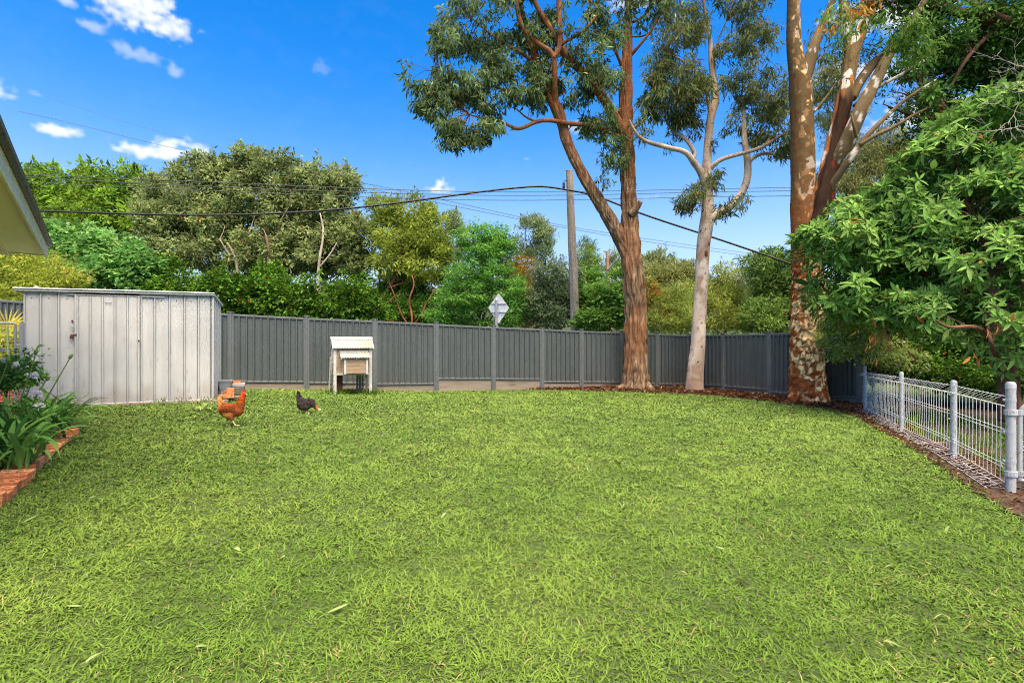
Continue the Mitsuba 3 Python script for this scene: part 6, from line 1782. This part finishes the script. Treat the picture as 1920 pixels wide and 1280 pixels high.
def hen(label, foot, ang, bones, body_col, tailf, tail_col, comb, feet, seed, eye_at, beak_at, flow, fcol, fmask):
    k = thing('hen', label, 'hen')
    M = np.eye(4)
    a = math.radians(ang)
    M[:3, :3] = [[math.cos(a), -math.sin(a), 0], [math.sin(a), math.cos(a), 0], [0, 0, 1]]
    M[:3, 3] = foot
    t = creature(bones)
    v = np.array(t.vertices)
    r = rng_of(seed)
    obj('body', moved(t, M), 'feather', k, color=np.clip(body_col(v), .004, .9), smooth=True)
    fv, ff, fc = feathers(t, 4200, .024, .013, fcol, flow, seed + 1, .02, fmask)
    obj('plumage', moved((fv, ff), M), 'feather', k, color=fc, kind='stuff')
    parts = []
    for b, tip, w in tailf:
        b, tip = np.array(b), np.array(tip)
        e = tip - b
        s = unit(np.cross(e, [0, 1.0, 0]))
        q = np.linspace(0, 1, 7)[:, None]
        c = b + e * q + np.array([0, 0, 1]) * (q * (1 - q)) * .06
        wd = w * np.clip(np.array([.5, .9, 1, 1, .95, .75, .15]), 0, 1)[:, None]
        sd = unit(s + np.array([0, r.normal(0, .35), 0]))
        vv = np.stack([c - sd * wd, c + np.array([0, .004, 0]), c + sd * wd], 1).reshape(-1, 3)
        f_ = []
        for i in range(6):
            o = 3 * i
            f_ += [(o, o + 1, o + 4), (o, o + 4, o + 3), (o + 1, o + 2, o + 5), (o + 1, o + 5, o + 4)]
        parts.append((vv, np.array(f_), np.repeat((np.array(tail_col) * r.lognormal(0, .25))[None], 21, 0)))
    tv, tf, tc = join(parts)
    obj('tail', moved((tv, tf), M), 'feather', k, color=np.clip(tc, .004, .9), smooth=True)
    for nm, mm, mat in comb:
        obj(nm, moved(mm, M), mat, k, smooth=40)
    for e in eye_at:
        s = trimesh.creation.icosphere(1, .0055)
        s.apply_translation(e)
        obj('eye', moved(s, M), 'eye_black', k, smooth=True)
    b = trimesh.creation.cone(.009, .030, sections=8)
    b.apply_transform(trimesh.geometry.align_vectors([0, 0, 1], beak_at[1]))
    b.apply_translation(beak_at[0])
    obj('beak', moved(b, M), 'beak_horn', k)
    for path, foot_p, toe_dir in feet:
        ms = [tube(spline(np.array(path), .01), .0075, 8)[:2]]
        fp = np.array(foot_p)
        for da in (-.55, 0, .55, PI):
            l = .055 if da != PI else .028
            d = np.array([math.cos(toe_dir + da), math.sin(toe_dir + da), 0])
            ms.append(tube(np.array([fp, fp + d * l * .5 + [0, 0, .006], fp + d * l + [0, 0, -.003]]), [.0065, .0055, .0025], 6)[:2])
        obj('leg', moved(cat(ms), M), 'leg_yellow', k, smooth=40)
    return k


def patches(cols, sc, seed):
    def fn(v):
        n = np.clip((meshkit.fbm(v * sc, 4, seed) - .25) / .5, 0, 1)[:, None]
        return np.array(cols[0]) * (1 - n) + np.array(cols[1]) * n
    return fn


# rust hen, standing and facing right
def rust_col(v):
    c = patches((srgb(120, 52, 14), srgb(180, 90, 30)), 34, 401)(v)
    neck = np.clip((v[:, 2] - .30) / .05, 0, 1)[:, None] * (v[:, 0] > .06)[:, None]
    c = c * (1 - neck) + patches((srgb(158, 66, 10), srgb(206, 98, 20)), 40, 402)(v) * neck
    pale = np.exp(-((v[:, 0] + .02) ** 2 / .006 + (v[:, 2] - .165) ** 2 / .0018))[:, None] * .85
    c = c * (1 - pale) + srgb(214, 156, 84) * pale
    tail = np.clip((-.095 - v[:, 0]) / .03, 0, 1)[:, None] * .8
    c = c * (1 - tail) + srgb(216, 160, 92) * tail
    wing = np.exp(-((v[:, 0] + .03) ** 2 / .007 + (v[:, 2] - .232) ** 2 / .0012))[:, None] * .75
    c = c * (1 - wing) + srgb(104, 38, 12) * wing
    face = np.exp(-((v[:, 0] - .196) ** 2 / .0004 + (v[:, 2] - .452) ** 2 / .0005))[:, None]
    return (c * (1 - face) + srgb(196, 40, 24) * face) * .78


f1 = on_ground(432, 801)
S = .0072
bones = [[(-.03, 0, .225, .125, .085, .092), (.07, 0, .225, .105, .080, .095)], [(.07, 0, .235, .10, .075, .092), (.135, 0, .28, .055, .05, .062)], [(.135, 0, .285, .056), (.150, 0, .355, .044), (.165, 0, .41, .034)], [(.160, 0, .405, .034), (.180, 0, .452, .029), (.194, 0, .452, .025)],
         [(-.06, 0, .24, .10, .075, .075), (-.125, 0, .285, .045, .04, .055)], [(-.125, 0, .285, .042), (-.150, 0, .345, .026)], [(-.02, .0, .19, .10, .08, .08), (-.10, 0, .20, .05, .05, .05)],
         [(-.035, .045, .17, .048), (-.050, .042, .105, .024)], [(.025, -.045, .17, .048), (.042, -.042, .105, .024)],
         [(.06, .078, .255, .045, .016, .045), (-.07, .080, .245, .055, .014, .035), (-.12, .05, .235, .02, .008, .015)], [(.06, -.078, .255, .045, .016, .045), (-.07, -.080, .245, .055, .014, .035), (-.12, -.05, .235, .02, .008, .015)]]
comb_m = trimesh.creation.extrude_polygon(Polygon([(.158, .470), (.150, .492), (.160, .486), (.164, .504), (.173, .490), (.181, .508), (.188, .490), (.197, .502), (.203, .480), (.206, .466), (.19, .472)]), .008, engine='earcut')
cv = np.array(comb_m.vertices)
comb_m = (np.stack([cv[:, 0], cv[:, 2] - .004, cv[:, 1]], 1), comb_m.faces)
wat = []
for s in (-1, 1):
    w = trimesh.creation.icosphere(2, 1)
    wat.append((np.array(w.vertices) * np.array([.011, .005, .020]) + np.array([.198, s * .011, .420]), w.faces))
tailf = [((-.125 + i * .004, (i % 3 - 1) * .012, .27), (-.165 + .030 * (i / 8), (i % 3 - 1) * .026, .425 - .012 * abs(i - 3)), .019) for i in range(9)]
hen('rust brown hen with a red comb and pale tail striding to the right', [f1[0], f1[1], f1[2] + .008], 0, bones, rust_col, tailf, srgb(206, 158, 100),
    [('comb', comb_m, 'comb_red'), ('wattle', wat[0], 'comb_red'), ('wattle', wat[1], 'comb_red')],
    [([(-.050, .042, .115), (-.062, .042, .07), (-.068, .042, .004)], (-.068, .042, .004), 0), ([(.042, -.042, .115), (.062, -.042, .068), (.098, -.042, .022)], (.098, -.042, .018), 0)], 403,
    [(.196, .0245, .456), (.196, -.0245, .456)], ((.214, 0, .446), (1, 0, -.25)), lambda q: np.array([-.9, 0, -.35 if q[2] < .3 else -.7]), rust_col, lambda p: (p[:, 2] < .42) & (p[:, 2] > .12))


# black hen, head down, pecking away to the right
def black_col(v):
    c = patches((srgb(26, 22, 24), srgb(62, 50, 52)), 36, 411)(v)
    br_ = np.clip((.15 - v[:, 2]) / .08, 0, 1)[:, None] * .5
    c = c * (1 - br_) + patches((srgb(52, 34, 32), srgb(92, 66, 60)), 50, 412)(v) * br_
    hd = np.clip((v[:, 0] - .165) / .02, 0, 1)[:, None]
    return c * (1 - hd) + srgb(178, 96, 40) * hd


f2 = on_ground(572, 775)
bones = [[(-.02, 0, .135, .105, .09, .095), (.06, 0, .16, .085, .075, .082)], [(.06, 0, .17, .075, .068, .075), (.105, 0, .175, .05, .05, .055)], [(.10, 0, .175, .052), (.145, 0, .125, .036), (.168, 0, .085, .027)], [(.165, 0, .088, .027), (.185, 0, .068, .024), (.196, 0, .058, .02)],
         [(-.03, 0, .17, .085, .075, .075), (-.085, 0, .225, .05, .045, .055)], [(-.085, 0, .23, .048), (-.105, 0, .305, .026), (-.105, 0, .35, .014)],
         [(0, .05, .11, .05), (.0, .045, .06, .022)], [(.03, -.05, .11, .05), (.03, -.045, .06, .022)],
         [(.06, .074, .185, .04, .016, .04), (-.06, .078, .165, .05, .014, .035)], [(.06, -.074, .185, .04, .016, .04), (-.06, -.078, .165, .05, .014, .035)]]
cb = trimesh.creation.extrude_polygon(Polygon([(.168, .112), (.178, .126), (.182, .112), (.194, .118), (.196, .102), (.206, .104), (.204, .088), (.19, .086)]), .007, engine='earcut')
cv = np.array(cb.vertices)
cb = (np.stack([cv[:, 0], cv[:, 2] - .0035, cv[:, 1]], 1), cb.faces)
tailf = [((-.08 + i * .003, (i % 3 - 1) * .014, .22), (-.122 + .014 * (i / 6), (i % 3 - 1) * .026, .385 - .014 * abs(i - 3)), .017) for i in range(7)]
hen('black hen with tail up and head down pecking at the lawn', [f2[0], f2[1], f2[2] + .008], 12, bones, black_col, tailf, srgb(30, 26, 28), [('comb', cb, 'comb_red')],
    [([(0, .045, .07), (-.005, .045, .03), (0, .045, .004)], (0, .045, .004), 0), ([(.03, -.045, .07), (.025, -.045, .03), (.03, -.045, .004)], (.03, -.045, .004), 0)], 413,
    [(.192, .020, .075), (.192, -.020, .075)], ((.206, 0, .050), (.5, 0, -.85)), lambda q: np.array([-.8, 0, .1 if q[0] < 0 else -.2]), black_col, lambda p: (p[:, 0] < .15) & (p[:, 2] > .05))
N_TRI['hens'] = 1
# the pale scrap it pecks at
q = on_ground(598, 770)
m = trimesh.creation.icosphere(2, 1)
v = np.array(m.vertices)
v = v * np.array([.040, .03, .016]) * (1 + .5 * (meshkit.fbm(v * 2.1, 2, 5)[:, None] - .5))
loose('food_scrap', 'pale yellowish scrap of food on the grass before the black hen', 'food scrap', (v, m.faces), 'petal_white', [q[0], q[1], q[2] + .02], smooth=True)

# ------------------------------------------------------------------ litter: fallen leaves on the lawn, bark and leaves in the mulch
r = rng_of(501)
lawn_leaf = {m: [mikit.ply(big_leaf(l, l * w, c, s), m, smooth=True) for l, w, c, s in ((.085, .30, .3, .25), (.11, .24, -.3, .15), (.07, .42, .4, .3))] for m in ('fallen_pale', 'fallen_dark', 'dry_leaf')}
given = [(160, 1265, 'fallen_pale', 1.35), (85, 915, 'dry_leaf', 1.2), (70, 975, 'fallen_pale', 1.2), (180, 940, 'fallen_pale', .8), (535, 886, 'fallen_pale', 1), (440, 1042, 'fallen_pale', 1), (535, 1055, 'fallen_pale', 1.1), (655, 1150, 'fallen_pale', 1.2), (155, 1150, 'fallen_pale', 1), (365, 1232, 'fallen_pale', 1), (1125, 1137, 'fallen_dark', 1), (1380, 1098, 'fallen_dark', 1), (1655, 1218, 'fallen_pale', 1.2), (1745, 1072, 'fallen_dark', 1.1), (1870, 1135, 'fallen_pale', 1),
         (1420, 840, 'fallen_pale', .8), (1140, 866, 'petal_white', .5), (400, 815, 'fallen_pale', 1), (398, 842, 'fallen_pale', 1), (532, 814, 'fallen_dark', 1), (520, 772, 'fallen_pale', 1), (620, 835, 'fallen_pale', .9), (610, 848, 'fallen_dark', 1), (480, 866, 'fallen_dark', 1), (795, 760, 'fallen_dark', 1), (795, 785, 'fallen_dark', 1), (745, 868, 'fallen_pale', 1), (850, 838, 'fallen_dark', 1), (1180, 922, 'fallen_dark', 1), (1285, 920, 'fallen_pale', 1), (1780, 995, 'fallen_pale', 1.2)]
pet = [mikit.ply(big_leaf(.06, .025, .3, .2), 'petal_white', smooth=True)]
for x, y, m, s in given + [(r.uniform(150, 1750), r.uniform(765, 1060), ['fallen_pale', 'fallen_dark', 'fallen_dark'][int(r.integers(0, 3))], r.uniform(.6, 1)) for _ in range(46)]:
    q = on_ground(x, y)
    if not contains_xy(lawn, q[0], q[1]):
        continue
    k = thing('fallen_leaf', 'small fallen gum leaf lying loose on the lawn', 'leaf', 'fallen leaves on the lawn')
    p = lawn_leaf[m][int(r.integers(0, 3))] if m in lawn_leaf else pet[0]
    scene[k] = {**p, 'to_world': T().translate([q[0], q[1], q[2] + .036]).rotate([0, 0, 1], float(r.uniform(0, 360))).rotate([0, 1, 0], float(r.normal(0, 12))).rotate([1, 0, 0], float(r.normal(0, 20))).scale(float(s) * .82)}

pg = Polygon(mulch_poly).buffer(0)
n = 9000
x0, y0, x1, y1 = pg.bounds
x, y = r.uniform(x0, 8.4, n * 6), r.uniform(y0, y1, n * 6)
k_ = contains_xy(pg, x, y)
x, y = x[k_][:n], y[k_][:n]
n = len(x)
az = r.uniform(0, 2 * PI, n)
ax = np.c_[np.cos(az), np.sin(az), r.normal(.05, .25, n)]
t = r.random((n, 1))
col = np.where(t < .4, srgb(100, 66, 44), np.where(t < .78, srgb(66, 44, 32), np.where(t < .94, srgb(146, 104, 68), srgb(190, 166, 130)))) * r.lognormal(0, .25, (n, 1))
far_ = np.clip(y / 9, .75, 1.4)
lv = leaf_cards(np.c_[x, y, gz(x, y) + .016 + r.random(n) * .022], ax, np.array([0, 0, 1.0]) + r.normal(0, .45, (n, 3)), .085 * far_ * r.uniform(.6, 1.3, n), .024 * far_ * r.uniform(.6, 1.3, n), col, r)
k = obj('leaf_litter', (lv[0], lv[1]), 'leaf_thin', color=lv[2], kind='stuff')
lab(k, 'brown bark and leaf litter along the fences and round the trunks', 'leaf litter')
sticks = []
for _ in range(60):
    j = int(r.integers(0, n))
    a = r.uniform(0, PI)
    l = r.uniform(.12, .5)
    c = np.array([x[j], y[j], float(gz(x[j], y[j])) + .035])
    d = np.array([math.cos(a), math.sin(a), r.normal(0, .06)])
    sticks.append(tube(np.array([c - d * l / 2, c + r.normal(0, .012, 3), c + d * l / 2]), [.006, .007, .004], 5)[:2])
v, f = cat(sticks)
k = obj('fallen_twigs', (v, f), 'bark', color=tint(v, srgb(90, 62, 42), srgb(160, 130, 100), (3, 3, 3), 9), kind='stuff')
lab(k, 'thin fallen twigs strewn over the brown litter', 'twigs')
# weeds and grass behind the white fence, tufts at the coop and the shed
def tufts(name, label, spots, n, L, W, cols, seed, spread):
    g = rng_of(seed)
    i = g.integers(0, len(spots), n)
    s_ = np.array(spots)
    x, y = s_[i, 0] + g.normal(0, 1, n) * spread, s_[i, 1] + g.normal(0, 1, n) * spread
    az = g.uniform(0, 2 * PI, n)
    el = g.uniform(.5, 1.4, n)
    ax = np.c_[np.cos(az) * np.cos(el), np.sin(az) * np.cos(el), np.sin(el)]
    t = g.random((n, 1))
    lv = leaf_cards(np.c_[x, y, gz(x, y) + .01], ax, np.c_[-np.sin(az), np.cos(az), az * 0] + g.normal(0, .6, (n, 3)), L * g.uniform(.5, 1.3, n), W, np.array(cols[0]) * (1 - t) + np.array(cols[1]) * t, g)
    k = obj(name, (lv[0], lv[1]), 'leaf_thin', color=lv[2], kind='stuff')
    lab(k, label, 'grass tufts')


g = rng_of(77)
sp = [tuple(W4 + wu * t + -wn * o) for t, o in zip(g.uniform(.2, 7, 90), g.uniform(.15, 1.6, 90))]
tufts('weeds', 'sparse weeds growing in the litter behind the white wire fence', sp, 2600, .16, .012, (srgb(60, 96, 34), srgb(140, 168, 76)), 511, .10)
vv = np.array([-CU[1], CU[0]])
sp = [tuple(c0 + CU * a + vv * b) for a, b in [(0, 0), (0, .6), (.8, 0), (.8, .6), (.2, .3), (.4, .4), (.6, .35), (.4, .6), (.7, .5), (.1, .5)]]
tufts('grass_tufts', 'longer grass tufts growing round the feet of the coop', sp, 1100, .13, .012, (srgb(50, 84, 20), srgb(120, 160, 50)), 512, .09)
sp = [tuple(A + SU * a + np.array([SU[1], -SU[0]]) * b) for a, b in [(1.9, .17), (2.2, .18), (.3, .2), (.1, .2), (2.55, .2), (2.75, .1)]]
tufts('grass_tufts', 'scattered grass tufts along the foot of the shed', sp, 160, .10, .011, (srgb(50, 84, 20), srgb(120, 160, 50)), 513, .08)
# the pulled, pale weed lying on the lawn before the shed
q = on_ground(376, 771)
k = thing('cut_weed', 'pale strappy weed lying flat on the lawn before the shed', 'weed')
g = rng_of(514)
for i in range(16):
    b = np.array([q[0] + g.normal(0, .07), q[1] + g.normal(0, .05), q[2] + .03])
    obj('leaf', strap(b, g.uniform(0, 2 * PI), g.uniform(.18, .34), .02, g.uniform(.1, .5), g.uniform(.2, .8), 6), 'fallen_pale', k, smooth=True)

# rose bush and the palm by the side gate
plant('rose_bush', 'dark leaved rose bush with white blooms at the left edge', 'rose bush', [(12, 695, 34, 22, 6.9), (-20, 705, 40, 30, 6.9), (38, 688, 20, 12, 7.0), (50, 706, 16, 9, 7.0), (10, 715, 34, 14, 6.9), (62, 664, 10, 8, 7)], 90, 24, .10, .058, .036, (srgb(54, 96, 40), srgb(128, 168, 90)), 521, 'layer', depth=.28, gap=.28, tw=.35, twr=.004, limbs_=[[(5, 790, 2, 6.9), (8, 760, 1.8, 6.9), (14, 730, 1.5, 6.9), (22, 700, 1.2, 6.9), (40, 675, .8, 7)]], bark_c=(srgb(60, 80, 40), srgb(100, 110, 60)))
g = rng_of(522)
rose_k = 'rose_bush'
for (x, y, s) in ((30, 684, 1.6), (72, 664, .9), (10, 676, 1.3), (4, 655, .8), (50, 702, .8)):
    c = P(x, y, 6.75)
    ms = []
    for i in range(22):
        v_ = unit(g.normal(0, 1, 3) + np.array([.2, -.5, .5]))
        sd = unit(np.cross(v_, g.normal(0, 1, 3)))
        ud = np.cross(sd, v_)
        rr = .022 * s * g.uniform(.5, 1.1)
        o = c + v_ * .018 * s
        ms.append((np.array([o - ud * rr, o - sd * rr * .8 + v_ * .004, o + sd * rr * .8 + v_ * .004, o + ud * rr + v_ * .010]), np.array([(0, 2, 1), (1, 2, 3)])))
    obj('bloom', cat(ms), 'petal_white', rose_k, smooth=True)
q = P(14, 640, 8.9)
k = thing('palm_plant', 'small palm with yellowish fan leaflets behind the side gate', 'palm')
scene['palm_yellow'] = {'type': 'principledthin', 'base_color': {'type': 'rgb', 'value': [.48, .42, .08]}, 'roughness': .5, 'diff_trans': .6}
for i in range(15):
    a = -.2 + i * .23
    b = np.array([q[0], q[1], 1.55])
    d = np.array([math.cos(a), .25 * math.sin(a * 2), math.sin(a)])
    L = .36
    s_ = unit(np.cross(d, [0, 1, 0]))
    obj('leaflet', (np.array([b, b + d * L * .55 - s_ * .018, b + d * L * .55 + s_ * .018, b + d * L]), np.array([(0, 1, 3), (0, 3, 2)])), 'palm_yellow', k)
obj('stalk', tube(np.array([[q[0], q[1], .2], [q[0] + .02, q[1], .9], [q[0], q[1], 1.56]]), [.03, .025, .012], 8)[:2], 'stem_green', k)
plant('gate_shrub', 'yellowish shrub seen through the wire of the side gate', 'shrub', [(14, 640, 22, 30, 10), (20, 680, 26, 26, 10), (-20, 650, 30, 40, 10)], 90, 28, .16, .08, .035, (srgb(90, 104, 24), srgb(200, 190, 70)), 523, 'up', depth=.3, gap=.3, tw=0)
